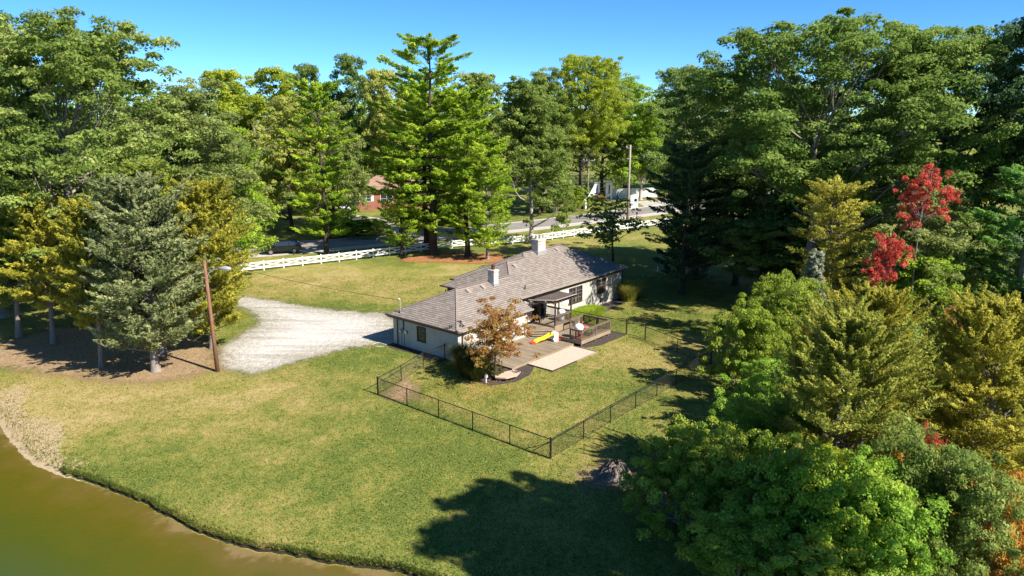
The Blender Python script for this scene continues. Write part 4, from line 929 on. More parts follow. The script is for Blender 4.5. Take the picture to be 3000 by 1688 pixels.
u2 = upole('utility_pole', 'thin dark utility pole with short crossarm beside the white wing wall', (15.89, 154.61), 10.6, .17, M['barkgrey'])
MB().box(-1.1, 1.3, -.06, .06, 10.1, 10.25).build('crossarm', M['polegrey'], u2)
for x in (-1, -.4, .6, 1.2): MB().lathe([(.05, 0), (.07, .1), (.03, .2)], (x, 0, 10.25), 8).build('insulator', M['galv'], u2)
def wire(label, a, b, sag, r=.045):
    pts = [tuple(np.array(a) + (np.array(b) - np.array(a)) * t_ - np.array([0, 0, sag * 4 * t_ * (1 - t_)])) for t_ in np.linspace(0, 1, 13)]
    tag(MB().tube(pts, r, 5).build('overhead_wire', M['wire']), label, 'wire', 'wires along the road')
A1 = np.array((*(21.39, 135.48), 0)); A2 = np.array((*(15.89, 154.61), 0)); Lf = np.array((-32, 141, -2)); Rt = np.array((62, 178, 0))
for z, s, n_ in ((13.9, .9, 'topmost'), (11.7, .9, 'second'), (8.4, 1.1, 'third'), (7.9, 1.3, 'lowest')):
    wire(n_ + ' overhead wire running left from the tall pale utility pole', A1 + (0, 0, z), Lf + (0, 0, z), s); wire(n_ + ' overhead wire running right from the tall pale utility pole', A1 + (0, 0, z), Rt + (0, 0, z), s)
wire('pair wire strung between the tall and the thin utility pole', A1 + (0, 0, 11.5), A2 + (.6, 0, 10.4), .4)
wire('thin service wire from the house mast across the drive to the trees', (*HW(.0, 7.25), 4.1), (-60, 96, 8.6), 1.6, .018)
# ------------------------------------------------------------------ white entrance walls, gate, mail pier
ew = thing('wing_wall', 'white curved wing wall rising to a gate pillar beside the thin utility pole', 'wall')
p0 = np.array((15.30, 155.17)); p1 = np.array((19.84, 173.99)); n_ = 10
m = MB(); d_ = (p1 - p0) / np.linalg.norm(p1 - p0); s_ = np.array([d_[1], -d_[0]]) * .2
for i in range(n_):
    t0, t1 = i / n_, (i + 1) / n_; f = lambda t_: 1.9 + 1.9 * (t_ ** 1.8)
    a, b = p0 + (p1 - p0) * t0, p0 + (p1 - p0) * t1
    m.add([(*(a - s_), 0), (*(b - s_), 0), (*(b + s_), 0), (*(a + s_), 0), (*(a - s_), f(t0)), (*(b - s_), f(t1)), (*(b + s_), f(t1)), (*(a + s_), f(t0))], [(3, 2, 1, 0), (4, 5, 6, 7), (0, 1, 5, 4), (1, 2, 6, 5), (2, 3, 7, 6), (3, 0, 4, 7)])
m.build('wall', M['siding'], ew)
def pillar(par, xy, ht, w_):
    MB().box(xy[0] - w_, xy[0] + w_, xy[1] - w_, xy[1] + w_, 0, ht).build('pillar', M['siding'], par); MB().box(xy[0] - w_ - .12, xy[0] + w_ + .12, xy[1] - w_ - .12, xy[1] + w_ + .12, ht, ht + .25, ch=.05).build('pillar_cap', M['siding'], par)
    MB().box(xy[0] - .14, xy[0] + .14, xy[1] - w_ - .03, xy[1] - w_ - .005, ht * .3, ht * .8).build('recess_panel', M['brown'], par)
pillar(ew, (19.92, 173.99), 3.9, .7)
ew2 = thing('boundary_wall', 'long low white wall with gate pillar across the road', 'wall')
pillar(ew2, (22.82, 173.99), 4.2, .75)
q0 = np.array((24.07, 176.11)); q1 = np.array((35.10, 178.29)); n_ = 6
for i in range(n_):
    a, b = q0 + (q1 - q0) * i / n_, q0 + (q1 - q0) * (i + .97) / n_
    MB().beam((*a, 1.0), (*b, 1.0), .35, 2.1).build('wall_panel', M['siding'], ew2)
MB().beam((*q0, 2.12), (*q1, 2.12), .5, .14).build('coping', M['siding'], ew2)
gg = thing('entrance_gate', 'dark metal bar gate between the two white pillars', 'gate'); a, b = np.array((20.32, 174.69)), np.array((22.43, 174.69))
for z in (.5, 1.2, 1.9, 2.6): MB().tube([(*a, z), (*b, z)], .05, 6).build('bar', M['galv'], gg)
mp_ = thing('mail_pier', 'white masonry mailbox pier with round plate beside the entrance drive', 'mailbox', (*(26.05, 157.44), 0))
MB().box(-.85, .85, -.7, .7, 0, 2.5).add([(-.9, -.75, 2.5), (.9, -.75, 2.5), (.9, .75, 2.5), (-.9, .75, 2.5), (-.5, -.4, 2.75), (.5, -.4, 2.75), (.5, .4, 2.75), (-.5, .4, 2.75)], [(0, 1, 5, 4), (1, 2, 6, 5), (2, 3, 7, 6), (3, 0, 4, 7), (4, 5, 6, 7), (3, 2, 1, 0)]).build('pier', M['siding'], mp_)
MB().tube([(.3, -.70, 1.75), (.3, -.76, 1.75)], .3, 14).build('plate', M['carblack'], mp_)
mb_ = thing('mailbox_post', 'small dark mailbox on a post beside the white fence', 'mailbox', (*(23.68, 139.02), 0)); MB().box(-.06, .06, -.06, .06, 0, 1.2).build('post', M['brown'], mb_); MB().box(-.15, .15, -.3, .3, 1.2, 1.5, ch=.05).build('box', M['blackmetal'], mb_)
st_ = thing('street_sign', 'narrow dark sign on a thin post beside the wing wall', 'sign', (*(17.14, 150.27), 0)); MB().tube([(0, 0, 0), (0, 0, 3.4)], .05, 6).build('post', M['brown'], st_); MB().box(-.45, .45, -.03, .03, 2.2, 3.5, ch=.01).build('panel', M['brown'], st_)
# ------------------------------------------------------------------ neighbouring houses, vehicles
def hip_house(name, label, loc, rz, w_, d_, ht, rise, wall, roofm, wins, trim='siding'):
    r = thing(name, label, 'house', loc, rz)
    m = MB(); c = [(0, 0), (w_, 0), (w_, d_), (0, d_)]
    for i in range(4): a, b = c[i], c[(i + 1) % 4]; m.add([(*a, -.3), (*b, -.3), (*b, ht), (*a, ht)], [(0, 1, 2, 3)])
    m.build('wall', wall, r); o_ = .6; e_ = d_ / 2 + o_
    p = [[(-o_, -o_, ht), (w_ + o_, -o_, ht), (w_ + o_ - e_, d_ / 2, ht + rise), (-o_ + e_, d_ / 2, ht + rise)], [(-o_, d_ + o_, ht), (-o_, -o_, ht), (-o_ + e_, d_ / 2, ht + rise)], [(w_ + o_, -o_, ht), (w_ + o_, d_ + o_, ht), (w_ + o_ - e_, d_ / 2, ht + rise)], [(w_ + o_, d_ + o_, ht), (-o_, d_ + o_, ht), (-o_ + e_, d_ / 2, ht + rise), (w_ + o_ - e_, d_ / 2, ht + rise)]]
    roof_obj('roof', p, [(0, 1), (1, 0), (-1, 0), (0, -1)], roofm, r)
    MB().beam((-o_, -o_, ht - .06), (w_ + o_, -o_, ht - .06), .06, .16).beam((-o_, -o_ + .05, ht - .06), (-o_, d_ + o_, ht - .06), .06, .16).build('fascia', M[trim], r)
    for x, ww, z0, z1, sh in wins:
        f = MB().box(x - ww / 2 - .1, x + ww / 2 + .1, -.08, -.004, z0 - .1, z1 + .1).build('window', M['siding'], r)
        MB().box(x - ww / 2, x - .04, -.10, -.082, z0, (z0 + z1) / 2 - .03).box(x + .04, x + ww / 2, -.10, -.082, z0, (z0 + z1) / 2 - .03).box(x - ww / 2, x - .04, -.10, -.082, (z0 + z1) / 2 + .03, z1).box(x + .04, x + ww / 2, -.10, -.082, (z0 + z1) / 2 + .03, z1).build('pane', M['glass'], f)
        if sh:
            for s in (-1, 1): MB().box(x + s * (ww / 2 + .35) - .22, x + s * (ww / 2 + .35) + .22, -.07, -.004, z0 - .05, z1 + .05).build('shutter', M['siding'], f)
    return r
hip_house('brick_house', 'red brick house with pinkish tan roof across the road', (*(-32.30, 152.95), 0), R(14), 15, 9, 3.9, 2.9, M['brick'], M['pinkroof'], [(2.0, 1.9, 1.9, 3.1, 1), (6.2, 2.4, 1.5, 3.2, 0), (11, 1.8, 1.9, 3.1, 1)])
hip_house('white_house', 'white house half hidden behind the left oak', (-66, 104, 0), R(20), 16, 9, 4.6, 3.2, M['siding'], M['siding'], [(3, 1.6, 1.2, 3, 0), (8, 1.6, 1.2, 3, 0), (13, 1.6, 1.2, 3, 0)])
hip_house('pale_house', 'pale house glimpsed through the dark trees on the right', (34, 104, 0), R(25), 13, 8, 3.2, 2.2, M['siding'], M['greyroof'], [(3, 1.6, 1.0, 2.3, 1), (8, 1.6, 1.0, 2.3, 1)])
def car(name, label, cat, loc, rz, paint, pickup=False):
    r = thing(name, label, cat, loc, rz); W = .92
    prof = [(-2.35, .45), (-2.4, .8), (-2.3, 1.0), (-1.2, 1.06), (1.75, 1.06), (2.3, .96), (2.38, .7), (2.3, .42)]
    def loft(side, ys, nm, mat, par):
        m = MB(); n = len(side); vs = []
        for y, ins in ys: vs += [(x * (1 - ins * .06), y, z - ins * .05 if z > .6 else z) for x, z in side]
        fs = [tuple(range(n)), tuple(range((len(ys) - 1) * n, len(ys) * n))[::-1]]
        for k in range(len(ys) - 1):
            for i in range(n): j = (i + 1) % n; fs.append((k * n + i, k * n + n + i, k * n + n + j, k * n + j))
        return m.add(vs, fs).build(nm, mat, par)
    body = loft(prof, [(-W, 1), (-W + .08, 0), (W - .08, 0), (W, 1)], 'body', paint, r)
    cab = [(-2.2, 1.03), (-1.9, 1.66), (-1.5, 1.74), (.3, 1.72), (.7, 1.62), (1.35, 1.03)] if not pickup else [(-.75, 1.03), (-.6, 1.66), (-.3, 1.74), (.6, 1.72), (.85, 1.62), (1.4, 1.03)]
    m = MB(); n = len(cab); vs = []
    for s in (-1, 1): vs += [(x, s * (W - .08 - (z - 1.03) * .22), z) for x, z in cab]
    m.add(vs, [tuple(range(n)), tuple(range(n, 2 * n))[::-1]] + [(i, n + i, n + (i + 1) % n, (i + 1) % n) for i in range(n)]); m.build('cabin', paint, r)
    xa, xb, xc, xd = (cab[1][0] + .02, cab[2][0] + .35, cab[3][0] - .1, cab[5][0] - .2)
    for s in (-1, 1):
        for q in ([(cab[0][0] + .22, 1.1), (xa + .15, 1.6), ((xa + xc) / 2 - .04, 1.64), ((xa + xc) / 2 - .04, 1.1)], [((xa + xc) / 2 + .06, 1.1), ((xa + xc) / 2 + .06, 1.64), (cab[4][0] - .12, 1.58), (xd, 1.1)]):
            MB().add([(x, s * (W - .075 - (z - 1.03) * .22), z) for x, z in q], [(0, 1, 2, 3) if s > 0 else (3, 2, 1, 0)]).build('side_window', M['glass'], r)
    MB().add([(cab[4][0] + .03, -.62, 1.6), (cab[4][0] + .03, .62, 1.6), (cab[5][0] + .0, .74, 1.09), (cab[5][0] + .0, -.74, 1.09)], [(0, 1, 2, 3)]).build('windscreen', M['glass'], r)
    MB().add([(cab[1][0] - .02, -.6, 1.6), (cab[1][0] - .02, .6, 1.6), (cab[0][0] + .02, .72, 1.12), (cab[0][0] + .02, -.72, 1.12)], [(3, 2, 1, 0)]).build('rear_window', M['glass'], r)
    if pickup: MB().box(-2.25, -.85, -.75, .75, 1.0, 1.07).build('bed', M['blackpl'], r)
    for x in (-1.45, 1.5):
        for s in (-1, 1):
            wh = MB().tube([(x, s * .78, .36), (x, s * .95, .36)], .36, 16).build('wheel', M['tyre'], r); MB().tube([(x, s * .94, .36), (x, s * .965, .36)], .22, 12).build('rim', M['rim'], wh)
    for s in (-1, 1):
        MB().box(2.26, 2.39, s * .68 - .16, s * .68 + .16, .74, .9, ch=.02).build('headlight', M['lampglass'], r); MB().box(-2.42, -2.32, s * .75 - .1, s * .75 + .1, .72, .95, ch=.02).build('tail_light', M['red'], r)
        MB().box(.95, 1.1, s * 1.0 - .09, s * 1.0 + .09, 1.08, 1.22, ch=.02).build('mirror', paint, r)
    MB().box(2.3, 2.40, -.45, .45, .55, .85, ch=.02).build('grille', M['blackpl'], r)
    return r
car('parked_van', 'white van parked nose-out on the drive by the brick house', 'van', (*(-32.16, 141.33), .05), R(-62), M['carwhite']).scale = (1.12, 1.1, 1.25)
car('black_pickup', 'black vehicle driving on the shaded road behind the white fence', 'car', (*(-33.38, 105.33), .02), R(200), M['carblack']).scale = (1.1, 1.1, 1.1)
# ------------------------------------------------------------------ stump, marker
sm = thing('uprooted_stump', 'dark gnarled uprooted stump with tangled roots on bare soil', 'stump', (5.7, 37.7, 0)); sm.scale = (1.05, 1.05, 1.35)
rs = np.random.default_rng(5); m = MB()
prof = [(.85, -.05), (.72, .18), (.55, .38), (.34, .52), (.12, .58)]
b0 = MB().lathe(prof, (0, 0, 0), 22); b0.v = [(x * (1 + .22 * math.sin(7 * math.atan2(y, x)) + rs.normal() * .06), y * (1 + rs.normal() * .07) * .8, z + rs.normal() * .05) for x, y, z in b0.v]; b0.build('root_ball', M['deadwood'], sm)
for k in range(110):
    a = rs.random() * 6.283; z = rs.uniform(.1, .78); r0 = 1.0 * (1 - z * .8); L_ = rs.uniform(.3, 1.1)
    p = np.array([math.cos(a) * r0 * .62, math.sin(a) * r0 * .5, z]); q = p + np.array([math.cos(a + rs.normal() * .6) * L_ * .7, math.sin(a + rs.normal() * .6) * L_ * .6, -z * rs.uniform(.3, 1.1)])
    limb(m, rs, p, q, rs.uniform(.02, .06), .008, 5, -.15, 4)
limb(m, rs, (.7, -.2, .35), (2.1, -.9, .08), .16, .07, 7); m.build('root', M['deadwood'], sm, True)
tag(MB().tube([(0, 0, -.1), (0, 0, .75)], .06, 8).build('marker_pipe', M['plastic']), 'short white marker pipe in the shade behind the house', 'marker').location = (*(18.68, 92.42), 0)
tag(MB().tube([(0, 0, -.05), (0, 0, .5)], .05, 8).lathe([(.13, 0), (.15, .1), (.08, .22)], (0, 0, .45), 10).build('post_finial', M['siding']), 'short white post beside the orange-leaved tree trunk', 'post').location = (*HW(-2.0, -4.9), 0)
# ------------------------------------------------------------------ trees and shrubs
PROTO = dict(
    oakA=broadleaf(1, 26, 11, 5.5, 640, 180, .155, (.6, 1.4), .75, .34, .62, .40, 40, .66),
    oakB=broadleaf(2, 28, 10, 6, 640, 175, .155, (.6, 1.4), .6, .42, .65, .40, 36, .68, spikes=.2),
    oakC=broadleaf(3, 27, 9, 5, 560, 175, .155, (.6, 1.3), .6, .42, .65, .38, 30, .7, taper=.25, spikes=.2),
    loose=broadleaf(4, 24, 7, 1.8, 520, 125, .165, (.5, 1.1), .34, .38, .7, .3, 26, .8, taper=.35),
    mapA=broadleaf(5, 20, 7, 2.5, 380, 150, .175, (.6, 1.3), .4, .34, .7, .45, 14, .6, taper=.2),
    mapB=broadleaf(6, 20, 7.5, 1.5, 390, 150, .175, (.6, 1.3), .4, .38, .7, .45, 14, .6, taper=.35),
    young=broadleaf(7, 9.5, 4.2, 1.0, 120, 26, .16, (.4, .8), .11, .25, .5, .15, 40, .95, taper=.7),
    dog=broadleaf(8, 5.8, 2.9, 1.2, 210, 75, .075, (.25, .5), .11, .32, .55, .30, 30, .5),
    offo=broadleaf(15, 25, 6, 16.5, 300, 150, .24, (.8, 1.5), .5, .3, .7, .3, 20, .75), redt=broadleaf(13, 16, 2.3, 11, 110, 80, .09, (.25, .5), .12, .5, .7, .2, 20, .8), redl=broadleaf(14, 11, 2.2, 7.4, 100, 80, .09, (.25, .5), .1, .5, .7, .2, 20, .8),
    bushA=broadleaf(9, 5, 3.4, .1, 330, 170, .07, (.25, .6), .1, .5, .7, .25, 30, .5, spikes=.25),
    bushB=broadleaf(10, 6, 3.0, .1, 310, 170, .07, (.22, .55), .1, .55, .75, .25, 30, .6, spikes=.3),
    bushC=broadleaf(12, 4.5, 2.8, .1, 230, 170, .06, (.2, .45), .1, .55, .7, .15, 34, .6, spikes=.35),
    pineA=pine(21, 30, 8.6, 4.5, .62, 190, gap=1.4), pineB=pine(22, 24, 6.0, 3.0, .42, 190, dens=1, gap=1.25), pineC=pine(23, 16, 4.2, 2.0, .28, 130, spray=.2, gap=.85),
    cedA=cedar(31, 14.5, 4.5, 1.4, .27, 300, 290, .40, (.35, .65), .13, .5), cedB=cedar(32, 13, 3.4, 3.2, .21, 160, 300, .42, (.32, .6), .13, .45),
    cedC=cedar(33, 11, 5.0, .6, .24, 330, 430, .55, (.25, .5), .085, .55), spr=cedar(34, 12, 3.2, .6, .2, 170, 300, 1.0, (.3, .55), .13, .1, .15))
DIM = dict(oakA=(26, 11), oakB=(28, 10), oakC=(27, 9), loose=(24, 7), mapA=(20, 7), mapB=(20, 7.5), young=(9.5, 4.2), dog=(5.8, 2.9), bushA=(5, 3.4), bushB=(6, 3.0), bushC=(4.5, 2.8), pineA=(30, 8.6), pineB=(24, 6), pineC=(16, 4.2), cedA=(14.5, 4.4), cedB=(13, 3.4), cedC=(11, 5), offo=(25, 6), redt=(16, 2.3), redl=(11, 2.2), spr=(12, 3.2))
rt = random.Random(77)
def tree(proto, name, label, xy, h, r, leaf, bark='barkgrey', cat='tree', group=None, rz=None, part='trunk'):
    H0, R0 = DIM[proto]; tm, cm = PROTO[proto]
    o = thing(name, label, cat, (xy[0], xy[1], 0), rt.random() * 6.283 if rz is None else rz, group, (r / R0, r / R0, h / H0))
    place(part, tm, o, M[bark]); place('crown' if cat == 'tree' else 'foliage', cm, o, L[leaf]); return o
GL, GB, GR_, GC = 'trees on the left', 'trees beyond the road', 'trees on the right bank', 'cedars by the gravel drive'
# left group
tree('oakA', 'oak_tree', 'huge spreading oak with thick flared trunk, behind the cedars at left', (-43.2, 72), 27.2, 11.6, 'oak', 'barkgrey', group=GL, rz=.4)
tree('oakB', 'oak_tree', 'open-crowned oak reaching above the top left corner of the view', (-52, 70), 29.6, 7.5, 'oakdark', 'barkgrey', group=GL, rz=2.0)
tree('oakC', 'broadleaf_tree', 'bright green lower tree at the left edge beside the huge oak', (-51, 71), 18.5, 7.5, 'oak', 'barkgrey', group=GL, rz=1)
tree('oakC', 'broadleaf_tree', 'grey-green dense tree to the right of the huge oak', (-35.5, 82), 22.5, 8.2, 'sage', 'barkgrey', group=GL, rz=4)
tree('mapA', 'maple_tree', 'fresh green maple hanging over the shaded road and black vehicle', (-35.0, 89.5), 15.8, 5.2, 'lime', 'barkgrey', group=GL, rz=3)
tree('mapB', 'broadleaf_tree', 'dark leafy tree low at the far left edge', (-62, 78), 18, 9, 'oakdark', 'barkgrey', group=GL)
tree('cedB', 'cedar_tree', 'dark green cedar with bare leaning trunk at the left edge', (-45, 64.3), 12.4, 4.0, 'cedargreen', 'cedarbark', group=GC)
tree('cedB', 'cedar_tree', 'golden cedar with forked trunk, second from the left edge', (-40.7, 62.4), 13.2, 3.6, 'cedargold', 'cedarbark', group=GC, rz=2.2)
tree('cedB', 'cedar_tree', 'thin golden cedar with tall bare grey trunk in front of the oak', (-33.1, 56.2), 13.4, 3.0, 'cedargold', 'cedarbark', group=GC, rz=1.2)
tree('cedA', 'cedar_tree', 'broad blue-green cedar beside the lamp pole, nearest of the cedars', (-28.2, 55.2), 15.2, 5.2, 'cedar', 'cedarbark', group=GC, rz=.7)
tree('cedA', 'cedar_tree', 'olive golden cedar behind the lamp pole at the edge of the gravel', (-26.0, 61), 14.4, 4.3, 'cedargold', 'cedarbark', group=GC, rz=3.1)
tree('cedB', 'cedar_tree', 'slender green-tipped cedar close behind the blue-green cedar', (-29.6, 59.5), 16.0, 4.4, 'cedargreen', 'cedarbark', group=GC, rz=5)
# pines
GP = 'white pines by the roadside'
tree('pineA', 'white_pine', 'tallest white pine with broad layered crown, centre of the skyline', (-11.3, 104.3), 29.3, 8.8, 'pine', 'barkdark', group=GP, rz=.3)
tree('pineA', 'white_pine', 'dark broad white pine close behind the left side of the tallest pine', (-12.8, 109), 25, 7.4, 'pine', 'barkdark', group=GP, rz=2.4)
tree('pineB', 'white_pine', 'white pine with dark trunk just right of the tallest pine', (-6.3, 102.9), 22.5, 5.6, 'pine', 'barkdark', group=GP, rz=1)
tree('pineC', 'white_pine', 'small light-trunked pine nearest the house roof', (-3.4, 100.8), 15.5, 3.7, 'pine', 'barkgrey', group=GP, rz=4)
tree('pineB', 'white_pine', 'yellow-green white pine standing alone left of the pine cluster', (-26.8, 104.6), 23.8, 5.0, 'pine', 'barkdark', group=GP, rz=5)
tree('pineC', 'white_pine', 'short pine with foliage close to the white fence', (-15.8, 103.4), 13, 3.3, 'pine', 'barkdark', group=GP, rz=2)
tree('loose', 'broadleaf_tree', 'tall leafy grey-trunked tree behind the large chimney', (2.9, 113.6), 25.2, 7.2, 'oak', 'barkpale', group=GB, rz=1.5)
tree('young', 'young_tree', 'small dark open young tree behind the right end of the roof', (13.9, 99.2), 10.4, 6.2, 'oakdark', 'barkdark', rz=.6)
# beyond the road
bgt = [('mapA', 'golden olive rounded tree on the left skyline', (-48, 150), 27, 9.5, 'yellowgreen'), ('mapB', 'second golden olive tree, right of the first on the left skyline', (-60, 158), 27, 9, 'yellowgreen'), ('mapA', 'dark round tree alone high on the skyline left of the pines', (-37, 175), 31, 8, 'oakdark'),
       ('mapB', 'dark narrow tree between golden trees and pines on the skyline', (-44, 165), 28.5, 5, 'oakdark'), ('mapA', 'pale straw-leaved tree with yellow flecks behind the green maple', (-38, 126), 21.5, 7.2, 'straw'), ('mapB', 'sage tree with orange flecks right of the straw-leaved tree', (-31, 128), 20.5, 6, 'sage'),
       ('mapA', 'bright green tree filling the gap left of the solitary pine', (-46, 122), 17, 7, 'lime'), ('mapB', 'pale olive tree showing left of the tallest pine', (-28, 165), 27.5, 7, 'straw'), ('oakC', 'yellow-green tree just right of the tallest pine', (6, 150), 27.2, 8, 'oak'),
       ('oakB', 'tall yellow-green tree behind the grey-trunked tree', (14.5, 156), 30, 9, 'yellowgreen'), ('oakC', 'olive rounded tree above the utility pole', (30, 196), 28.5, 8.5, 'lime'), ('mapB', 'dark domed tree just left of the right oaks on the skyline', (38, 178), 28.5, 8, 'oakdark'),
       ('mapA', 'lime green tree with pale trunk behind the long white wall', (30, 172), 21, 7, 'lime'), ('oakC', 'dark-trunked tree behind the entrance gate', (21.5, 176), 27, 8, 'oak'), ('mapB', 'dense green tree beside the wing wall', (5.5, 148), 15, 5.5, 'oak'),
       ('mapB', 'green leafy tree right behind the brick house', (-22, 172), 25, 9, 'lime'), ('mapA', 'broad green tree left of the brick house', (-40, 148), 15, 6.5, 'oakdark'), ('mapA', 'mid green tree behind the far left white house', (-78, 128), 26, 11, 'oakdark'), ('mapB', 'grey-green tree left of the white house', (-92, 110), 25, 12, 'sage'), ('mapA', 'green tree right of the white house', (-62, 126), 24, 9, 'oak'),
       ('oakC', 'dark green tree behind the pale house at right', (78, 150), 29, 10, 'oakdark'), ('mapA', 'broad tree behind the long white wall at the far right', (62, 185), 30, 11, 'oak'), ('mapB', 'green tree filling the gap behind the tallest pine', (-8, 168), 27, 9, 'oak')]
for pr, lb, xy, h, r, lf in bgt: tree(pr, 'broadleaf_tree', lb, xy, h, r, lf, 'barkpale' if 'pale trunk' in lb else 'barkdark', group=GB)
dead = bare(51, 24, .22)
for lb, xy, s in (('bare leafless tree standing above the left oak on the skyline', (-50.5, 118), (1.15, 1.15, 1.2)), ('grey dead branches showing in front of the straw-leaved tree', (-39.5, 112), (.9, .9, .88))):
    o = thing('bare_tree', lb, 'tree', (*xy, 0), rt.random() * 6, GB, s); place('trunk', dead, o, M['barkpale'])
# right bank
tree('oakB', 'oak_tree', 'tallest green oak of the right bank, its crown top centre right', (29.8, 73), 27.4, 10.8, 'rightoak', 'barkgrey', group=GR_, rz=3.4)
tree('oakA', 'oak_tree', 'broad green oak right of the tallest one on the right bank', (42.5, 73.5), 26.8, 10.0, 'rightoak', 'barkgrey', group=GR_, rz=3.6)
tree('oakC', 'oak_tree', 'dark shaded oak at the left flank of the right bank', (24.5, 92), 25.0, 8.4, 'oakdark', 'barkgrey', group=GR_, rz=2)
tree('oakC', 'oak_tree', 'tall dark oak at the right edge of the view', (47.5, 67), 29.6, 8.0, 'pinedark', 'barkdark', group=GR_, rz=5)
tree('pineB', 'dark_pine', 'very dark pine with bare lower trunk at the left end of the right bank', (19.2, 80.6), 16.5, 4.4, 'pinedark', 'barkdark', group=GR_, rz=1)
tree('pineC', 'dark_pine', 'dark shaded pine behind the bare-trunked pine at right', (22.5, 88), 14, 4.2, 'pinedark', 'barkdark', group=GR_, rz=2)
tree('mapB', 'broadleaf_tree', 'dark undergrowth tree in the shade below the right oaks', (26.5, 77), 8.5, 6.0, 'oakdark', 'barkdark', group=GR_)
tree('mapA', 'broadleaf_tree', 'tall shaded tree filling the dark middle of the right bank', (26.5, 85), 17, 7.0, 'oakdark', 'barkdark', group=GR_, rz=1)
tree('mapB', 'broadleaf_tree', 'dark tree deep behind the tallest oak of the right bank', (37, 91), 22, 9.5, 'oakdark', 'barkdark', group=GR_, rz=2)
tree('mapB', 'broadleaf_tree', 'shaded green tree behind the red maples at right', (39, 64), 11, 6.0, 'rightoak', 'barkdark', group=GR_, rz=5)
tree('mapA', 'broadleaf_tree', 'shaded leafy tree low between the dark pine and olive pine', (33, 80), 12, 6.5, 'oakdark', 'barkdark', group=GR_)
tree('pineC', 'olive_pine', 'olive yellow pine rising in front of the right oaks', (26.6, 60.5), 14.2, 3.0, 'olivepine', 'barkgrey', group=GR_, rz=1.1)
tree('spr', 'silver_spruce', 'silvery grey spruce below the olive yellow pine', (24.2, 57.5), 9.4, 2.7, 'silver', 'barkgrey', group=GR_)
tree('mapA', 'maple_tree', 'green maple carrying the red-leaved branches at right', (33, 58.5), 13.5, 4.4, 'sage', 'barkgrey', group=GR_, rz=2.5)
tree('mapB', 'maple_tree', 'yellow-green maple below the red-leaved branches at right', (31.5, 55.5), 9.0, 4.2, 'lime', 'barkgrey', group=GR_, rz=.5)
tree('redt', 'red_maple', 'bright red maple, highest of the red crowns at right', (30.6, 54.5), 16.0, 1.6, 'red', 'barkgrey', group='red maples', rz=1)
tree('redl', 'red_maple', 'bright red maple below and left of the highest red crown', (27.2, 52.5), 11.2, 1.5, 'red', 'barkgrey', group='red maples', rz=2)
tree('bushC', 'red_maple', 'small dark red maple low beside the green pine at right', (31.6, 50.5), 6.6, 1.2, 'red', 'barkgrey', group='red maples', rz=3)
tree('bushC', 'red_maple', 'tiny red maple sapling in front of the silvery spruce', (22.4, 55.0), 5.8, .8, 'red', 'barkgrey', group='red maples', rz=4)
tree('pineB', 'green_pine', 'soft green pine near the right edge', (40, 56.5), 15.6, 4.6, 'pineblue', 'barkgrey', group=GR_, rz=2)
tree('pineC', 'green_pine', 'smaller soft green pine at the extreme right edge', (43.5, 53), 14, 4.5, 'pineblue', 'barkgrey', group=GR_, rz=4)
tree('bushA', 'rust_tree', 'small orange-brown tree above the golden cedars', (25.6, 51.5), 6.2, 1.9, 'rust', 'barkgrey', group=GR_)
tree('cedC', 'cedar_tree', 'yellow-green cedar with pale bare branches, left of the two foreground cedars', (16.4, 33.8), 10.6, 4.8, 'cedarlime', 'cedarbark', group='golden foreground cedars', rz=.5)
tree('cedC', 'cedar_tree', 'golden cedar at the right edge, right of the two foreground cedars', (23.8, 34.6), 11.0, 5.2, 'cedargold', 'cedarbark', group='golden foreground cedars', rz=2.8)
tree('cedC', 'cedar_tree', 'deep golden cedar wedged behind the two foreground cedars', (21.6, 42), 9.8, 4.0, 'cedargold', 'cedarbark', group='golden foreground cedars', rz=4)
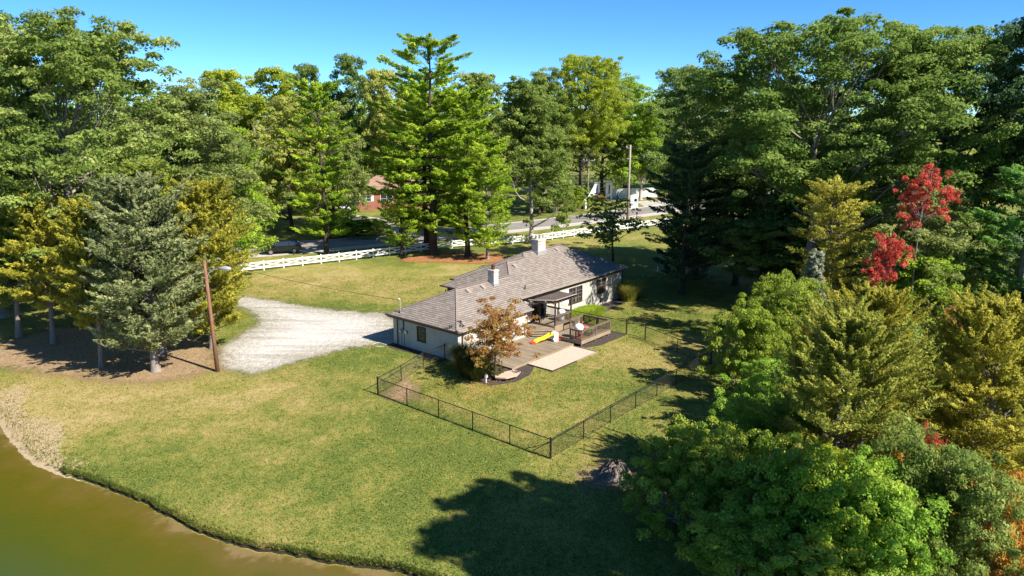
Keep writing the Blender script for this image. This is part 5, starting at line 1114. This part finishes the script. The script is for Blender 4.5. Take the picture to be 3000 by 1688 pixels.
# shrubs
def shrub(proto, label, xy, h, r, leaf, group='shrubs on the right bank', rz=None): return tree(proto, 'shrub', label, xy, h, r, leaf, 'barkgrey', 'shrub', group, rz, 'stem')
for a in [('bushB', 'loose pale green shrub at the left edge of the right bank', (17.4, 50), 7.2, 2.6, 'fern'), ('bushA', 'yellow-green leafy shrub behind the pale green shrub', (20.5, 54), 7.4, 3.2, 'fern'), ('bushC', 'feathery green shrub at the lower left of the right bank', (15.2, 42.5), 5.0, 2.5, 'bush'),
          ('bushA', 'shadowed green shrub between the cedar and the yard fence', (14.0, 37.5), 4.6, 2.8, 'bush'), ('bushC', 'wispy arching shrub beside the uprooted stump', (8.2, 33.2), 4.6, 2.6, 'fern'), ('bushA', 'broad yellow-green shrub right of the uprooted stump', (10.8, 31.4), 5.0, 2.8, 'fern'),
          ('bushB', 'brownish green shrub at the bottom edge below the wispy shrub', (9.6, 27.6), 3.8, 2.6, 'fern'), ('bushA', 'bright green shrub at the bottom centre right', (13.4, 28.0), 5.6, 2.9, 'lime'), ('bushB', 'fresh green leafy shrub at the bottom under the left golden cedar', (15.4, 27.2), 6.2, 2.6, 'bush'),
          ('bushA', 'dark green shrub at the bottom between the two golden cedars', (18.2, 28.4), 6.4, 2.8, 'oak'), ('bushC', 'rusty orange shrub in the bottom right corner', (20.2, 27.0), 5.2, 2.2, 'rust'), ('bushB', 'reddish shrub at the bottom right edge', (22.4, 29.0), 4.8, 2.2, 'rust'),
          ('bushC', 'small straw-tinted shrub poking up among the dark bottom shrubs', (12.2, 29.6), 5.2, 1.5, 'straw'), ('bushC', 'small rust-tinted shrub poking up right of the straw-tinted one', (16.6, 29.8), 5.6, 1.3, 'rust'), ('bushB', 'upright lime shrub in front of the left foreground cedar', (14.2, 30.6), 5.6, 1.9, 'yellowgreen'), ('bushC', 'low gold-green growth below the bright green shrub', (11.8, 25.6), 3.2, 2.4, 'fern'), ('bushA', 'green leafy shrub right of the silvery spruce', (31.5, 54), 6.0, 3.4, 'sage'), ('bushB', 'pale leafy shrub below the small dark red maple', (36, 53), 6.4, 3.6, 'sage'), ('bushA', 'green leafy shrub at the right edge below the green pine', (41, 53), 6.5, 4.0, 'oak'),
          ('bushC', 'straw-coloured twiggy shrub below the silvery spruce', (22.6, 57), 5.0, 2.4, 'straw'), ('bushA', 'dark green filler shrub behind the left golden cedar', (25.6, 47), 6.2, 3.6, 'oak'), ('bushB', 'dark green shrub behind the right golden cedar', (31.5, 45), 6.6, 3.8, 'oak'), ('bushB', 'green shrub at right edge above the right golden cedar', (36, 47), 6.5, 3.8, 'fern'),
          ('bushA', 'dark red-leaved creeper shrub inside the left golden cedar', (19.8, 32.0), 5.2, .9, 'red')]:
    shrub(*a)
for a in [('bushA', 'round green hedge shrub left of the wing wall', (12.20, 152.41), 5.0, 2.8, 'fern'), ('bushB', 'leafy roadside shrub below the grey-trunked tree', (9.09, 150.27), 6.5, 4.0, 'oak'), ('bushA', 'small green shrub on the verge across the shaded road', (-28.40, 121.15), 3.0, 4.0, 'lime'), ('bushB', 'long green shrub left of the neighbour driveway', (-23.86, 121.15), 3.2, 4.5, 'fern'),
          ('bushC', 'small orange shrub beside the wing wall', (19.43, 162.81), 2.2, 1.2, 'rust'), ('bushA', 'dark evergreen shrub at the corner of the brick house', (-32.45, 150.27), 7.5, 3.0, 'oakdark'), ('bushA', 'clipped yellow-green shrub in front of the wing wall', (17.60, 159.20), 2.2, 1.6, 'yellowgreen')]:
    shrub(a[0], a[1], a[2], a[3], a[4], a[5], 'shrubs across the road')
# garden planting
dg = tree('dog', 'dogwood_tree', 'small orange and gold-leaved dogwood in front of the garage wing', (-1.25, 53.6), 5.9, 2.6, 'dogwood', 'barkdark', rz=.3)
def clump(name, label, xy, me, leaf, s=(1, 1, 1), cat='grass clump', group=None):
    o = thing(name, label, cat, (xy[0], xy[1], 0), rt.random() * 6, group, s); place('blades', me, o, L[leaf]); return o
gA = blades(61, 1500, .45, 1.25, .95, .016); gB = blades(62, 1300, .5, .55, .62, .03, fan=1.3); gC = blades(63, 1900, .7, 2.1, 1.1, .02)
clump('ornamental_grass', 'dark arching grass clump against the garage corner', HW(-.5, -1.2), gA, 'grassdark', (1.3, 1.3, 1.45))
clump('ornamental_grass', 'dark arching grass clump left of the dogwood trunk', HW(-1.6, -2.6), gA, 'grassdark', (1.35, 1.35, 1.2))
clump('ornamental_grass', 'green arching grass clump at the foot of the dogwood', HW(-1.9, -3.8), gA, 'fgrass', (.9, .9, .9))
clump('ornamental_grass', 'dark arching grass clump between garage wall and dogwood', HW(.6, -2.2), gA, 'grassdark', (1.1, 1.1, 1.1))
for lb, u, v, s in (('nearest the play deck', 16.5, -.6, 1.35), ('second from the play deck', 17.6, -.4, 1.4), ('third from the play deck', 18.7, -.2, 1.35), ('farthest from the play deck', 19.7, .2, 1.2)):
    clump('green_mound_plant', 'bright yellow-green leafy mound along the rear wall, ' + lb, HW(u, v), gB, 'hosta', (s * 1.25, s * 1.25, s * 1.2), 'plant', 'bright mounds along the rear wall')
clump('ornamental_grass', 'tall green fountain grass at the far rear corner of the house', HW(26.6, .2), gC, 'fgrass', (1.1, 1.1, .95))
clump('ornamental_grass', 'tall fountain grass beside the one at the far rear corner', HW(28.2, .9), gC, 'fgrass', (1.05, 1.05, .85))
shrub('bushC', 'low grey twiggy shrub right of the dogwood trunk', HW(-.9, -4.3), 1.1, .95, 'grassdark', 'garden shrubs')
# off-view oak whose shadow crosses the near lawn
tree('offo', 'oak_tree', 'oak just outside the right of the view, casting the shadow on the near lawn', (23.4, 16.2), 25.5, 4.5, 'oakdark', 'barkgrey', group=GR_, rz=1)
# far wood behind everything
rng = np.random.default_rng(91); C = []
for k in range(900):
    x = rng.uniform(-190, 170); y = rng.uniform(185, 235); C.append((x, y, 24 * rng.random() ** .75))
C = np.array(C); Rr = rng.uniform(2.5, 4.5, len(C)); P, N, ci = blob_leaves(rng, C, Rr, 100); n = len(P); s = .42 * rng.uniform(.6, 1.3, n)
o = place('distant_wood', leaf_mesh('distant_wood', P, N, s, s * .65, rng.random(n), rng.random(len(C))[ci], rng=rng), None, L['lime']); tag(o, 'distant belt of mixed woodland closing the horizon', 'woodland', kind='stuff')

# fallen leaves
rng = np.random.default_rng(17); n = 5000; k = rng.integers(0, 5, n); cx_ = np.array([-32, 2, -10, 12, -3])[k]; cy_ = np.array([56, 44, 100, 58, 52])[k]
P = np.stack([cx_ + rng.normal(size=n) * np.array([8, 9, 6, 7, 3])[k], cy_ + rng.normal(size=n) * np.array([5, 6, 3, 6, 2.5])[k], np.full(n, .05)], 1); P = P[P[:, 1] > shore(P[:, 0]) + .3]; n = len(P)
du = (P[:, 0] - OX) * .648 + (P[:, 1] - OY) * .7615; dv = -(P[:, 0] - OX) * .7615 + (P[:, 1] - OY) * .648
P = P[~((du > -.2) & (du < 27.5) & (dv > -7.4) & (dv < 11.5))]; n = len(P); s = rng.uniform(.035, .075, n)
o = place('fallen_leaves', leaf_mesh('fallen_leaves', P, unit(np.array([0, 0, 1.]) + rng.normal(size=(n, 3)) * .35), s, s * .7, rng.random(n), rng.random(n), rng=rng), None, L['straw']); o.material_slots[0].material = L['rust']; tag(o, 'scattered fallen leaves lying on the grass', 'leaves', kind='stuff')
